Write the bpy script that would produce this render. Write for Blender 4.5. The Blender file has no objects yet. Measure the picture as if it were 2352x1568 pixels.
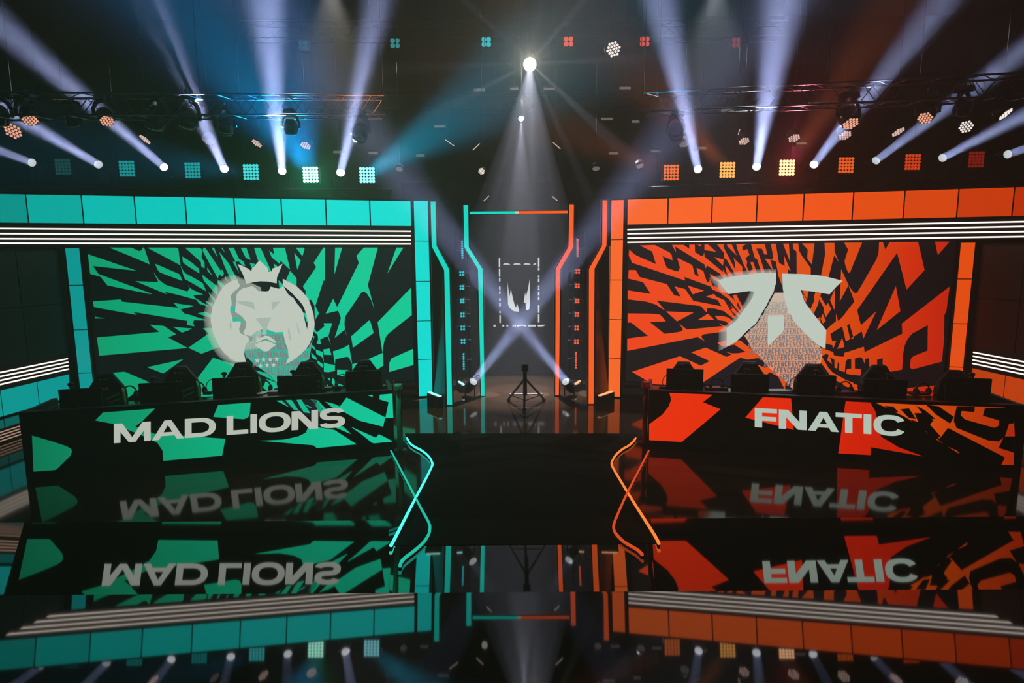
import bpy, bmesh, math, random
from mathutils import Vector, Matrix
random.seed(7)
SC = bpy.context.scene
COL = SC.collection
# ---------------------------------------------------------------- camera
F = 1334.0; H = 2.5; PITCH = math.atan(178 / 1334.0); ROLL = 0.006
_fw = Vector((0, math.cos(PITCH), -math.sin(PITCH)))
_up0 = Vector((0, math.sin(PITCH), math.cos(PITCH))); _rt0 = Vector((1, 0, 0))
_rt = _rt0 * math.cos(ROLL) - _up0 * math.sin(ROLL)
_up = _up0 * math.cos(ROLL) + _rt0 * math.sin(ROLL)
CAM = Vector((0, 0, H))
cd = bpy.data.cameras.new('camera'); cam = bpy.data.objects.new('camera', cd); COL.objects.link(cam)
cd.sensor_width = 36.0; cd.lens = 36.0 * F / 2352.0; cd.clip_end = 100; cd.clip_start = 0.05
cam.matrix_world = Matrix(((_rt.x, _up.x, -_fw.x, 0), (_rt.y, _up.y, -_fw.y, 0), (_rt.z, _up.z, -_fw.z, H), (0, 0, 0, 1)))
SC.camera = cam
# ---------------------------------------------------------------- view, world, integrator
SC.view_settings.view_transform = 'Standard'; SC.view_settings.look = 'None'
SC.view_settings.exposure = 0.0; SC.view_settings.gamma = 1.0; SC.view_settings.use_curve_mapping = False
w = bpy.data.worlds.new('world'); SC.world = w; w.use_nodes = True
w.node_tree.nodes['Background'].inputs[0].default_value = (0.0, 0.0, 0.0, 1)
w.node_tree.nodes['Background'].inputs[1].default_value = 0.0
cy = SC.cycles
cy.use_denoising = True
cy.max_bounces = 5; cy.diffuse_bounces = 2; cy.glossy_bounces = 3; cy.transmission_bounces = 4
cy.volume_bounces = 0; cy.transparent_max_bounces = 8
cy.sample_clamp_indirect = 2.0; cy.sample_clamp_direct = 0.0
cy.use_light_tree = True
cy.caustics_reflective = False; cy.caustics_refractive = False

def ray(x, y): return _fw + _rt * ((x - 1176) / F) - _up * ((y - 784) / F)
def at(x, y, Y):                      # the point seen at (x, y) whose distance forward is Y metres
    d = ray(x, y); return CAM + d * (Y / d.y)
def onz(x, y, z=0.0):                 # the point seen at (x, y) on the level z
    d = ray(x, y); return CAM + d * ((z - H) / d.z)
def onp(x, y, p, q, off=0.0):         # the point seen at (x, y) on the upright plane through p and q (plan), off metres nearer
    n = Vector((q[1] - p[1], p[0] - q[0], 0)).normalized()
    if n.y > 0: n = -n
    d = ray(x, y); P = Vector((p[0], p[1], 0)) + n * off
    return CAM + d * (n.dot(P - CAM) / n.dot(d))
def lin(c):
    return tuple((v / 255 / 12.92) if v / 255 <= 0.04045 else ((v / 255 + 0.055) / 1.055) ** 2.4 for v in c)

# ---------------------------------------------------------------- lamps that make the beams
HAZE = 0.010
def aim(o, p, t):
    o.location = p; o.rotation_euler = (Vector(t) - Vector(p)).to_track_quat('-Z', 'Y').to_euler()
def beam_lamp(name, p, t, power, col, size, spread, parent=None):
    l = bpy.data.lights.new(name, 'AREA'); l.shape = 'DISK'; l.size = size; l.energy = power * 2
    l.color = col; l.spread = math.radians(spread)
    o = bpy.data.objects.new(name, l); COL.objects.link(o); aim(o, p, t); return o
def spot_lamp(name, p, t, power, col, angle, blend=0.5, rad=0.05):
    l = bpy.data.lights.new(name, 'SPOT'); l.energy = power * 2; l.color = col
    l.spot_size = math.radians(angle); l.spot_blend = blend; l.shadow_soft_size = rad
    o = bpy.data.objects.new(name, l); COL.objects.link(o); aim(o, p, t); return o

# ---------------------------------------------------------------- materials
MATS = {}
def mat(name, rgb=(20, 20, 20), rough=0.5, metal=0.0, ior=1.5, em=None, es=1.0, bump=0.0, bscale=60, coat=0.0, var=0.12):
    if name in MATS: return MATS[name]
    m = bpy.data.materials.new(name); m.use_nodes = True; nt = m.node_tree
    b = nt.nodes['Principled BSDF']; c = lin(rgb)
    b.inputs['Roughness'].default_value = rough; b.inputs['Metallic'].default_value = metal
    b.inputs['IOR'].default_value = ior; b.inputs['Coat Weight'].default_value = coat
    if em:
        b.inputs['Base Color'].default_value = (0.01, 0.01, 0.01, 1)
        b.inputs['Emission Color'].default_value = (*lin(em), 1); b.inputs['Emission Strength'].default_value = es
    else:
        tc = nt.nodes.new('ShaderNodeTexCoord'); nz = nt.nodes.new('ShaderNodeTexNoise'); nz.inputs['Scale'].default_value = bscale
        mx = nt.nodes.new('ShaderNodeMix'); mx.data_type = 'RGBA'
        mx.inputs['A'].default_value = (*[v * (1 - var) for v in c], 1); mx.inputs['B'].default_value = (*[v * (1 + var) for v in c], 1)
        nt.links.new(tc.outputs['Object'], nz.inputs['Vector']); nt.links.new(nz.outputs['Fac'], mx.inputs['Factor'])
        nt.links.new(mx.outputs['Result'], b.inputs['Base Color'])
        if bump:
            bp = nt.nodes.new('ShaderNodeBump'); bp.inputs['Strength'].default_value = bump; bp.inputs['Distance'].default_value = 0.01
            nt.links.new(nz.outputs['Fac'], bp.inputs['Height']); nt.links.new(bp.outputs['Normal'], b.inputs['Normal'])
    MATS[name] = m; return m
def quiet(m):                         # small lights that need no sampling of their own
    m.cycles.emission_sampling = 'NONE'; return m
def screen_mat(name, stops, axis, lo, hi, es=1.0):   # a picture on a screen: colour runs along one axis of the wall
    if name in MATS: return MATS[name]
    m = bpy.data.materials.new(name); m.use_nodes = True; nt = m.node_tree
    b = nt.nodes['Principled BSDF']; b.inputs['Base Color'].default_value = (0.01, 0.01, 0.01, 1); b.inputs['Roughness'].default_value = 0.6
    tc = nt.nodes.new('ShaderNodeTexCoord'); sp = nt.nodes.new('ShaderNodeSeparateXYZ'); mr = nt.nodes.new('ShaderNodeMapRange'); cr = nt.nodes.new('ShaderNodeValToRGB')
    mr.inputs['From Min'].default_value = lo; mr.inputs['From Max'].default_value = hi
    nt.links.new(tc.outputs['Object'], sp.inputs[0]); nt.links.new(sp.outputs[axis], mr.inputs[0]); nt.links.new(mr.outputs[0], cr.inputs[0])
    e = cr.color_ramp.elements
    for i, (t, c) in enumerate(stops):
        el = e[i] if i < 2 else e.new(t)
        el.position = t; el.color = (*lin(c), 1)
    nt.links.new(cr.outputs[0], b.inputs['Emission Color']); b.inputs['Emission Strength'].default_value = es
    MATS[name] = m; return m

BLK = mat('black_paint', (14, 14, 15), 0.45)
BLKM = mat('matt_black', (9, 9, 10), 0.85)
DARK = mat('dark_metal', (30, 31, 34), 0.35, 0.8)
TRUSS = mat('truss_aluminium', (95, 98, 104), 0.3, 0.9)
FRAME = mat('grey_green_frame', (78, 86, 78), 0.5)
FAB = mat('black_fabric', (16, 17, 17), 0.7, bump=0.3, bscale=300)
GLOSS = mat('gloss_black_plastic', (8, 8, 9), 0.15)

# ---------------------------------------------------------------- mesh building
class MB:
    def __init__(s): s.v = []; s.f = []; s.m = []
    def face(s, pts, mi=0):
        n = len(s.v); s.v += [tuple(p) for p in pts]; s.f.append(tuple(range(n, n + len(pts)))); s.m.append(mi); return s
    def box(s, c, d, mi=0, rot=None, taper=1.0):
        x, y, z = d[0] / 2, d[1] / 2, d[2] / 2; n = len(s.v)
        for k in (-1, 1):
            t = taper if k > 0 else 1.0
            for a, b in ((-1, -1), (1, -1), (1, 1), (-1, 1)):
                p = Vector((a * x * t, b * y * t, k * z))
                if rot is not None: p = rot @ p
                s.v.append(tuple(p + Vector(c)))
        for q in ((3, 2, 1, 0), (4, 5, 6, 7), (0, 1, 5, 4), (1, 2, 6, 5), (2, 3, 7, 6), (3, 0, 4, 7)):
            s.f.append(tuple(n + i for i in q)); s.m.append(mi)
        return s
    def tube(s, pts, r, mi=0, seg=8, caps=True):
        pts = [Vector(p) for p in pts]; n0 = len(s.v); k = len(pts)
        rr = r if isinstance(r, (list, tuple)) else [r] * k
        up = None
        for i, p in enumerate(pts):
            d = (pts[min(i + 1, k - 1)] - pts[max(i - 1, 0)])
            d = d.normalized() if d.length > 1e-9 else Vector((0, 0, 1))
            if up is None: up = Vector((0, 0, 1)) if abs(d.z) < 0.9 else Vector((1, 0, 0))
            a = d.cross(up).normalized(); b = a.cross(d).normalized(); up = b
            for j in range(seg):
                t = 2 * math.pi * j / seg
                s.v.append(tuple(p + a * math.cos(t) * rr[i] + b * math.sin(t) * rr[i]))
        for i in range(k - 1):
            for j in range(seg):
                q = n0 + i * seg
                s.f.append((q + j, q + (j + 1) % seg, q + seg + (j + 1) % seg, q + seg + j)); s.m.append(mi)
        if caps:
            s.f.append(tuple(n0 + j for j in range(seg - 1, -1, -1))); s.m.append(mi)
            s.f.append(tuple(n0 + (k - 1) * seg + j for j in range(seg))); s.m.append(mi)
        return s
    def prism(s, outline, a, b, mi=0):       # outline: list of 3D points, extruded by the vector from a to b
        e = Vector(b) - Vector(a); o = [Vector(p) for p in outline]; n = len(o); k = len(s.v)
        s.v += [tuple(p) for p in o] + [tuple(p + e) for p in o]
        s.f.append(tuple(k + i for i in range(n))); s.m.append(mi)
        s.f.append(tuple(k + n + i for i in range(n - 1, -1, -1))); s.m.append(mi)
        for i in range(n): s.f.append((k + i, k + n + i, k + n + (i + 1) % n, k + (i + 1) % n)); s.m.append(mi)
        return s
    def ball(s, c, r, mi=0, seg=12, rings=8, squash=(1, 1, 1)):
        k = len(s.v); c = Vector(c)
        for i in range(rings + 1):
            t = math.pi * i / rings
            for j in range(seg):
                a = 2 * math.pi * j / seg
                s.v.append((c.x + r * squash[0] * math.sin(t) * math.cos(a), c.y + r * squash[1] * math.sin(t) * math.sin(a), c.z + r * squash[2] * math.cos(t)))
        for i in range(rings):
            for j in range(seg):
                q = k + i * seg
                s.f.append((q + j, q + (j + 1) % seg, q + seg + (j + 1) % seg, q + seg + j)); s.m.append(mi)
        return s
    def xf(s, M):
        s.v = [tuple(M @ Vector(p)) for p in s.v]; return s
def obj(name, mb, mats, parent=None, smooth=False, bevel=0.0):
    me = bpy.data.meshes.new(name)
    me.from_pydata(mb.v, [], mb.f)
    if not isinstance(mats, (list, tuple)): mats = [mats]
    for m in mats: me.materials.append(m)
    me.polygons.foreach_set('material_index', mb.m)
    if smooth: me.polygons.foreach_set('use_smooth', [True] * len(mb.f))
    me.validate(); me.update()
    o = bpy.data.objects.new(name, me); COL.objects.link(o)
    if parent is not None: o.parent = parent
    if bevel:
        bv = o.modifiers.new('bevel', 'BEVEL'); bv.width = bevel; bv.segments = 2; bv.limit_method = 'ANGLE'; bv.harden_normals = False
    return o
def tag(o, label, cat, group=None, kind=None):
    o['label'] = label; o['category'] = cat
    if group: o['group'] = group
    if kind: o['kind'] = kind
    return o
def thing(name, label, cat, loc=(0, 0, 0), rz=0.0, group=None):
    o = bpy.data.objects.new(name, None); o.empty_display_size = 0.1; COL.objects.link(o)
    o.location = loc; o.rotation_euler = (0, 0, rz); return tag(o, label, cat, group)
def struct(name, mb, mats):
    o = obj(name, mb, mats); o['kind'] = 'structure'; return o
KIDS = {}
def clone(o, parent=None):
    c = o.copy(); COL.objects.link(c)
    if parent is not None: c.parent = parent
    for ch in [x for x in bpy.data.objects if x.parent == o]: clone(ch, c)
    return c
# walls in plan: the left and right display walls, the wings, the desks
WL = ((-8.003, 9.328), (-1.789, 10.754)); WR = ((2.036, 10.611), (7.712, 9.153))
DL = ((-5.751, 6.590), (-1.627, 7.703)); DR = ((1.839, 7.637), (6.093, 6.650))
def nrm(pl):
    n = Vector((pl[1][1] - pl[0][1], pl[0][0] - pl[1][0], 0)).normalized()
    return n if n.y < 0 else -n
def poly_on(pl, off, pts): return [onp(x, y, pl[0], pl[1], off) for x, y in pts]
def slab(mb, pl, px, front, back, mi=0):     # a flat piece traced on an upright plane, given thickness backwards
    f = poly_on(pl, front, px); n = nrm(pl)
    mb.prism(f, n * 0, n * (back - front), mi); return mb

# ================================================================ haze and room
hz = bpy.data.materials.new('thin_stage_haze'); hz.use_nodes = True; _n = hz.node_tree; _n.nodes.clear()
_o = _n.nodes.new('ShaderNodeOutputMaterial'); _v = _n.nodes.new('ShaderNodeVolumeScatter')
_v.inputs['Density'].default_value = HAZE; _v.inputs['Anisotropy'].default_value = 0.2
_n.links.new(_v.outputs[0], _o.inputs['Volume'])
hb = MB().box((0, 7.9, 4.6), (27.8, 20.0, 9.9))
ho = obj('stage_haze', hb, hz); tag(ho, 'thin smoky haze hanging in the air over the whole stage', 'haze', kind='stuff'); ho.display_type = 'WIRE'

WALLM = mat('studio_wall', (10, 10, 12), 0.9)
X0, X1, Y0, Y1, ZC = -14, 14, -2.2, 18, 9.6
struct('wall_back', MB().box((0, Y1 + .1, 4.5), (28.4, .2, 10.4)), WALLM)
struct('wall_left', MB().box((X0 - .1, 7.9, 4.5), (.2, 20.6, 10.4)), WALLM)
struct('wall_right', MB().box((X1 + .1, 7.9, 4.5), (.2, 20.6, 10.4)), WALLM)
struct('wall_front', MB().box((0, Y0 - .1, 4.5), (28.4, .2, 10.4)), WALLM)
struct('ceiling', MB().box((0, 7.9, ZC + .1), (28.4, 20.6, .2)), WALLM)

# floors: raised glossy stage, an added black glass ramp tilted for a second set of reflections, matt black carpet in the middle
RMP = mat('added_ramp_black_glass', (6, 5, 5), 0.03, 0.0, 2.5, bscale=0.5)
STG = mat('stage_floor_brown_gloss', (44, 31, 20), 0.07, 0.0, 1.42, bump=0.01, bscale=1.2, var=0.5)
PIT = mat('carpet_black', (3, 3, 3), 0.95, bscale=3); PIT.node_tree.nodes['Principled BSDF'].inputs['Specular IOR Level'].default_value = .1
# outline of the middle bay, from the pixels of its lit edge
eL = [(930, 995), (935, 1006), (941, 1017), (953, 1026), (968, 1034), (983, 1046), (991, 1058), (993, 1067), (989, 1077), (975, 1105), (950, 1152), (910, 1230), (898, 1252)]
eR = [(1465, 995), (1460, 1006), (1455, 1013), (1444, 1023), (1430, 1031), (1415, 1044), (1407, 1057), (1405, 1064), (1408, 1074), (1425, 1103), (1451, 1146), (1500, 1223), (1513, 1247)]
HINGE = 5.45
struct('floor', MB().box((0, (HINGE + Y1) / 2, -.15), (28, Y1 - HINGE, .3)), STG)
def rampz(d):                                        # slopes shaped so the added ramp mirrors the desks and headers
    z = 0.0; y = HINGE
    while y > d + 1e-6:
        st = min(.05, y - d); z += st * math.tan(math.radians(14.5 if y > 3.2 else 6.5 if y > 1.6 else 0.0)); y -= st
    return z
prof = [HINGE, 3.2, 1.6, Y0]
rm = MB()
for i in range(len(prof) - 1):
    a, b = prof[i], prof[i + 1]; za, zb = rampz(a), rampz(b)
    rm.face([(X0, a, za), (X0, b, zb), (X1, b, zb), (X1, a, za)])
rm.face([(X0, Y0, -.3), (X1, Y0, -.3), (X1, HINGE, -.3), (X0, HINGE, -.3)])
o = struct('floor_front', rm, RMP); pass
TR = math.tan(math.radians(14.5))
def onfloor(x, y, h=0.0):                            # the point seen at (x, y) on the stage or, past its edge, on the ramp
    p = onz(x, y, h)
    if p.y < HINGE:
        d = ray(x, y); p = CAM + d * ((HINGE * TR + h - H) / (d.z + d.y * TR))
    return p
def dens(L): return [(a[0] + (b[0] - a[0]) * k / 6, a[1] + (b[1] - a[1]) * k / 6) for a, b in zip(L, L[1:]) for k in range(6)] + [L[-1]]
cl = [onfloor(*p, .004) for p in dens(eL)]; cr = [onfloor(*p, .004) for p in dens(eR)]
cm2 = MB()
for i in range(len(cl)):
    cm2.v += [tuple(cl[i]), tuple(cr[i]), tuple(cl[i] - Vector((0, 0, .006))), tuple(cr[i] - Vector((0, 0, .006)))]
for i in range(len(cl) - 1):
    k = i * 4; cm2.f += [(k, k + 4, k + 5, k + 1), (k + 2, k + 3, k + 7, k + 6), (k, k + 2, k + 6, k + 4), (k + 1, k + 5, k + 7, k + 3)]; cm2.m += [0] * 4
tag(obj('stage_carpet', cm2, PIT), 'matt black carpet between the two neon edges in the middle of the stage', 'carpet')

# ================================================================ neon edge strips, and their reflections built as tubes
def neon(name, px, z, col, es, label, r, y0=None):
    pts = []
    P = [onfloor(x, y, z) for x, y in px]
    # smooth with Catmull-Rom
    for i in range(len(P) - 1):
        a, b, c, d = P[max(i - 1, 0)], P[i], P[i + 1], P[min(i + 2, len(P) - 1)]
        for k in range(6):
            t = k / 6
            pts.append(0.5 * ((2 * b) + (c - a) * t + (2 * a - 5 * b + 4 * c - d) * t * t + (3 * b - a - 3 * c + d) * t ** 3))
    pts.append(P[-1])
    root = thing(name, label, 'neon strip', pts[len(pts) // 2])
    L = root.location
    obj('light_tube', MB().tube([p - L for p in pts], r, 0, 8), mat(name + '_glow_' + str(col[0]), em=col, es=es), root, True)
    obj('mounting_channel', MB().tube([p - L + Vector((0, 0, -r * 1.6)) for p in pts], r * 0.9, 0, 6), BLK, root)
TE = (70, 255, 225); OR = (255, 120, 45)
neon('neon_edge_strip', eL[1:] , 0.03, TE, 1.6, 'bright turquoise neon tube following the curved stage edge on the left', 0.0135)
neon('neon_edge_strip', eR[1:] , 0.03, OR, 1.4, 'bright orange neon tube following the curved stage edge on the right', 0.0135)
mL = [(898, 1035), (930, 1096), (965, 1163), (985, 1200), (987, 1217), (983, 1230), (972, 1246), (952, 1264), (931, 1280), (922, 1290), (919, 1299)]  # mirror images of the edge tubes, built as dimmer glowing tubes
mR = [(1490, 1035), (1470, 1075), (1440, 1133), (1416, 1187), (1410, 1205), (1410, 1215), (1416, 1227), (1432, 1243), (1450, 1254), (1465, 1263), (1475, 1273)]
neon('neon_reflection_strip', mL, .024, (15, 205, 175), 0.85, 'reflection of the turquoise edge neon, built as a dimmer glowing tube on the floor', 0.0125)
neon('neon_reflection_strip', mR, .024, (235, 75, 25), 0.85, 'reflection of the orange edge neon, built as a dimmer glowing tube on the floor', 0.0125)

# ================================================================ the two team walls
def uv_of(pl, x, y, off=0.0):         # pixel -> (distance along the wall from its first point, height)
    p = onp(x, y, pl[0], pl[1], off); a = Vector((*pl[0], 0)); d = (Vector((*pl[1], 0)) - a).normalized()
    return (p - a).dot(d), p.z
def wp(pl, u, z, off=0.0):
    a = Vector((*pl[0], 0)); d = (Vector((*pl[1], 0)) - a).normalized()
    q = a + d * u + nrm(pl) * off; return Vector((q.x, q.y, z))
def wbox(mb, pl, u0, u1, z0, z1, front, back, mi=0):
    mb.prism([wp(pl, u0, z0, front), wp(pl, u1, z0, front), wp(pl, u1, z1, front), wp(pl, u0, z1, front)], nrm(pl) * 0, nrm(pl) * (back - front), mi); return mb
def lit(name, rgb, es=1.0): return mat(name, em=rgb, es=es)
SEAM = mat('seam_dark', (5, 12, 12), 0.6)
WHT = lit('white_tube_light', (255, 236, 222), 1.6)

def lightbox(name, label, pl, cuts, zs, colf, front, back, vertical=False, cat='light box', margin=.012, frame=FRAME, group=None):
    """cuts: list of u values (horizontal box) or z values (column); zs: the other extent"""
    u0, u1 = (cuts[0], cuts[-1]) if not vertical else zs
    z0, z1 = zs if not vertical else (cuts[0], cuts[-1])
    c = wp(pl, (u0 + u1) / 2, z0, front)
    root = thing(name, label, cat, c, 0, group)
    f = MB(); wbox(f, pl, u0 - .02, u1 + .02, z0 - .02, z1 + .02, front - .012, back)
    f.v = [tuple(Vector(p) - c) for p in f.v]; obj('frame', f, BLK, root)
    for i in range(len(cuts) - 1):
        p = MB(); a, b = min(cuts[i], cuts[i + 1]), max(cuts[i], cuts[i + 1])
        if vertical: wbox(p, pl, u0 + margin, u1 - margin, a + margin * .6, b - margin * .6, front, front - .01)
        else: wbox(p, pl, a + margin, b - margin, z0 + margin, z1 - margin, front, front - .01)
        p.v = [tuple(Vector(q) - c) for q in p.v]; obj('light_panel', p, colf(i), root)
    return root
def tube_bar(label, pl, x0, y0, x1, y1, front, group, m=None, r=.012):
    a = onp(x0, y0, pl[0], pl[1], front); b = onp(x1, y1, pl[0], pl[1], front); c = (a + b) / 2
    root = thing('led_tube', label, 'light tube', c, 0, group)
    obj('tube', MB().tube([a - c, b - c], r, 0, 8), m or WHT, root, True)
    n = nrm(pl) * -.016
    obj('tube_channel', MB().tube([a - c + n, b - c + n], r * 1.1, 0, 4), BLK, root)
    return root

def team_wall(side, pl, hx, hy, colf, colname, tubes, colc, colo, scr):
    FR = 0.25                                   # the header box juts out over the wall
    # header
    us = [uv_of(pl, x, hy, FR)[0] for x in hx]
    return us
TEALS = [lit('teal_panel_%d' % i, c, 1.0) for i, c in enumerate([(0, 150, 141), (0, 172, 162), (0, 190, 180), (0, 202, 192), (0, 212, 203), (0, 217, 208), (0, 221, 212), (0, 224, 215), (0, 224, 215), (0, 152, 148)])]  # dimmer towards the outer end: viewing-angle falloff put into the panel colours
ORNS = [lit('orange_panel_%d' % i, c, 1.0) for i, c in enumerate([(255, 106, 38), (255, 102, 32), (253, 98, 28), (249, 92, 22), (245, 86, 18), (233, 78, 10), (220, 70, 6), (204, 58, 2), (186, 46, 0), (175, 42, 0)])]

# ---- left header (turquoise)
ZT = 3.644; ZH = uv_of(WL, 947, 520.4)[1]
hxl = [-90, 63, 190, 311, 427, 539, 647, 749, 850, 945]
ul = [uv_of(WL, x, 490)[0] for x in hxl]
lightbox('light_box_header', 'long turquoise backlit header band above the left team screen', WL, ul, (ZH, ZT), lambda i: TEALS[i], 0.0, -.5)
hxr = [1440, 1534, 1635, 1738, 1845, 1958, 2075, 2198, 2325, 2450]
ZTR = 3.634; ZHR = uv_of(WR, 1440, 517)[1]
ur = [uv_of(WR, x, 490)[0] for x in hxr]
lightbox('light_box_header', 'long orange backlit header band above the right team screen', WR, ur, (ZHR, ZTR), lambda i: ORNS[i], 0.0, -.5)

# ---- black fascia with four white tubes under each header
def fascia(n, pl, ua, ub, z0, z1):
    f = MB(); wbox(f, pl, ua, ub, z0, z1, -.03, -.5); s_ = struct(n, f, BLK); return s_
zf0 = uv_of(WL, 945, 567)[1]
fascia('trim_1', WL, ul[0] - .02, ul[-1] + .02, zf0, ZH - .021)
zf1 = uv_of(WR, 1440, 560)[1]
fascia('trim_2', WR, ur[0] - .02, ur[-1] + .02, zf1, ZHR - .021)
NTH = ['topmost', 'second from top', 'third from top', 'lowest']
for k, (ya, yb) in enumerate([(525.3, 531), (537, 541), (548.5, 551), (559.5, 560)]):
    a = uv_of(WL, 944, yb)
    A = wp(WL, ul[0], a[1], 0); B = wp(WL, a[0], a[1], 0); c = (A + B) / 2
    r_ = thing('led_tube', NTH[k] + ' of the four long white light tubes under the turquoise header', 'light tube', c, 0, 'white light tubes under the turquoise header')
    obj('tube', MB().tube([A - c, B - c], .012, 0, 8), WHT, r_, True); obj('tube_channel', MB().tube([A - c - nrm(WL) * .016, B - c - nrm(WL) * .016], .014, 0, 4), BLK, r_)
for k, yb in enumerate([527, 536.8, 546.6, 556.4]):
    a = uv_of(WR, 1441, yb)
    A = wp(WR, ur[-1], a[1], 0); B = wp(WR, a[0], a[1], 0); c = (A + B) / 2
    r_ = thing('led_tube', NTH[k] + ' of the four long white light tubes under the orange header', 'light tube', c, 0, 'white light tubes under the orange header')
    obj('tube', MB().tube([A - c, B - c], .012, 0, 8), WHT, r_, True); obj('tube_channel', MB().tube([A - c - nrm(WR) * .016, B - c - nrm(WR) * .016], .014, 0, 4), BLK, r_)

# ---- columns beside the screens
def column(label, pl, x0, x1, ytop, ycuts, yref, mats_):
    xa = uv_of(pl, x0, ytop)[0]; xb = uv_of(pl, x1, ytop)[0]
    zc = [0.02] + [uv_of(pl, (x0 + x1) / 2, y)[1] for y in ycuts[::-1]] + [uv_of(pl, x1, ytop)[1]]
    zc = sorted(z for z in zc if z >= 0.02)
    return lightbox('light_box_column', label, pl, zc, (min(xa, xb), max(xa, xb)), lambda i: mats_[min(len(mats_) - 1, i)], -.01, -.5, True)
column('turquoise backlit column between the left screen and the middle gateway', WL, 949, 984, 461, [553, 646, 737, 826], 0, [TEALS[8]] * 9)
column('slim turquoise backlit column at the outer edge of the left screen', WL, 147, 182, 569, [655, 758, 858], 0, [TEALS[9]] * 6)
column('orange backlit column between the middle gateway and the right screen', WR, 1403, 1434, 458, [550, 643, 734, 823], 0, [ORNS[0]] * 9)
column('slim orange backlit column at the outer edge of the right screen', WR, 2207, 2243, 556, [640.6, 743.8, 843.8], 0, [ORNS[5], ORNS[5], ORNS[5], ORNS[5]])

# ================================================================ the pictures on the screens
def parse(s):
    out = []
    for t in s.split():
        a, b = t.split(','); out.append((float(a), float(b)))
    return out
CR = {'A': (195, 560, 8.712), 'B': (195, 730, 8.712), 'C': (430, 560, 8.4), 'D': (430, 730, 8.4), 'E': (690, 560, 8.711), 'F': (690, 730, 8.711),
      'G': (1435, 550, 8.711), 'H': (1435, 720, 8.711), 'I': (1690, 550, 8.711), 'J': (1690, 720, 8.711), 'K': (1940, 550, 8.711), 'L': (1940, 720, 8.711),
      'P': (0, 800, 2.45), 'Q': (1400, 800, 2.4706), 'R': (2100, 740, 4.127), 'S': (460, 800, 4.704), 'T': (1460, 800, 4.704), 'V': (930, 440, 2.704), 'X': (0, 0, 1)}
def px(crop, s):
    x0, y0, k = CR[crop]; return [(x0 + a / k, y0 + b / k) for a, b in parse(s)]
def clip(poly, f):                    # keep the side where f >= 0
    out = []
    for i in range(len(poly)):
        a, b = poly[i], poly[(i + 1) % len(poly)]; fa, fb = f(a), f(b)
        if fa >= 0: out.append(a)
        if (fa >= 0) != (fb >= 0):
            t = fa / (fa - fb); out.append((a[0] + (b[0] - a[0]) * t, a[1] + (b[1] - a[1]) * t))
    return out
# letters as plain strokes in a unit box
def ring(cx, cy, rx, ry, sw, sh, a0, a1, n=14, e=2.6):
    def se(a, x, y):
        c, s = math.cos(a), math.sin(a)
        return (cx + x * math.copysign(abs(c) ** (2 / e), c), cy + y * math.copysign(abs(s) ** (2 / e), s))
    out = []
    for i in range(n):
        a = math.radians(a0 + (a1 - a0) * i / n); b = math.radians(a0 + (a1 - a0) * (i + 1) / n)
        out.append([se(a, rx, ry), se(b, rx, ry), se(b, rx - sw, ry - sh), se(a, rx - sw, ry - sh)])
    return out
def R4(x0, y0, x1, y1): return [(x0, y0), (x1, y0), (x1, y1), (x0, y1)]
def glyph(ch, sw, sh):
    if ch == 'I': return [R4(0, 0, 1, 1)]
    if ch == 'L': return [R4(0, sh, sw, 1), R4(0, 0, 1, sh)]
    if ch == 'F': return [R4(0, 0, sw, 1), R4(sw, 1 - sh, 1, 1), R4(sw, .36, .97, .36 + sh)]
    if ch == 'E': return [R4(0, 0, sw, 1), R4(sw, 1 - sh, 1, 1), R4(sw, .4, .95, .4 + sh), R4(sw, 0, 1, sh)]
    if ch == 'T': return [R4(0, 1 - sh, 1, 1), R4(.5 - sw / 2, 0, .5 + sw / 2, 1 - sh)]
    if ch == 'N': return [R4(0, 0, sw, 1), R4(1 - sw, 0, 1, 1), [(0, 1), (sw * 1.25, 1), (1, 0), (1 - sw * 1.25, 0)]]
    if ch == 'M': return [R4(0, 0, sw, 1), R4(1 - sw, 0, 1, 1), [(0, 1), (sw * 1.25, 1), (.5 + sw * .5, 0), (.5 - sw * .5, 0)], [(1 - sw * 1.25, 1), (1, 1), (.5 + sw * .5, 0), (.5 - sw * .5, 0)]]
    if ch == 'A': return [[(0, 0), (sw * 1.05, 0), (.5 + sw * .45, 1), (.5 - sw * .5, 1)], [(1 - sw * 1.05, 0), (1, 0), (.5 + sw * .5, 1), (.5 - sw * .45, 1)], R4(.24, .19, .76, .19 + sh * .85)]
    if ch == 'O': return ring(.5, .5, .5, .53, sw, sh, 0, 360, 28, 2.35)
    if ch == 'C': return ring(.5, .5, .5, .53, sw, sh, 28, 332, 24, 2.35)
    if ch == 'D': return [R4(0, 0, sw, 1), R4(sw, 1 - sh, .5, 1), R4(sw, 0, .5, sh)] + ring(.5, .5, .5, .5, sw, sh, -90, 90, 14, 2.2)
    if ch == 'S': return ring(.5, .5 + .53 - (.53 + sh / 2) / 2, .48, (.53 + sh / 2) / 2, sw, sh, 14, 270, 20, 2.4) + ring(.5, -.03 + (.53 + sh / 2) / 2, .5, (.53 + sh / 2) / 2, sw, sh, 90, -166, 20, 2.4)
    return []
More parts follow.
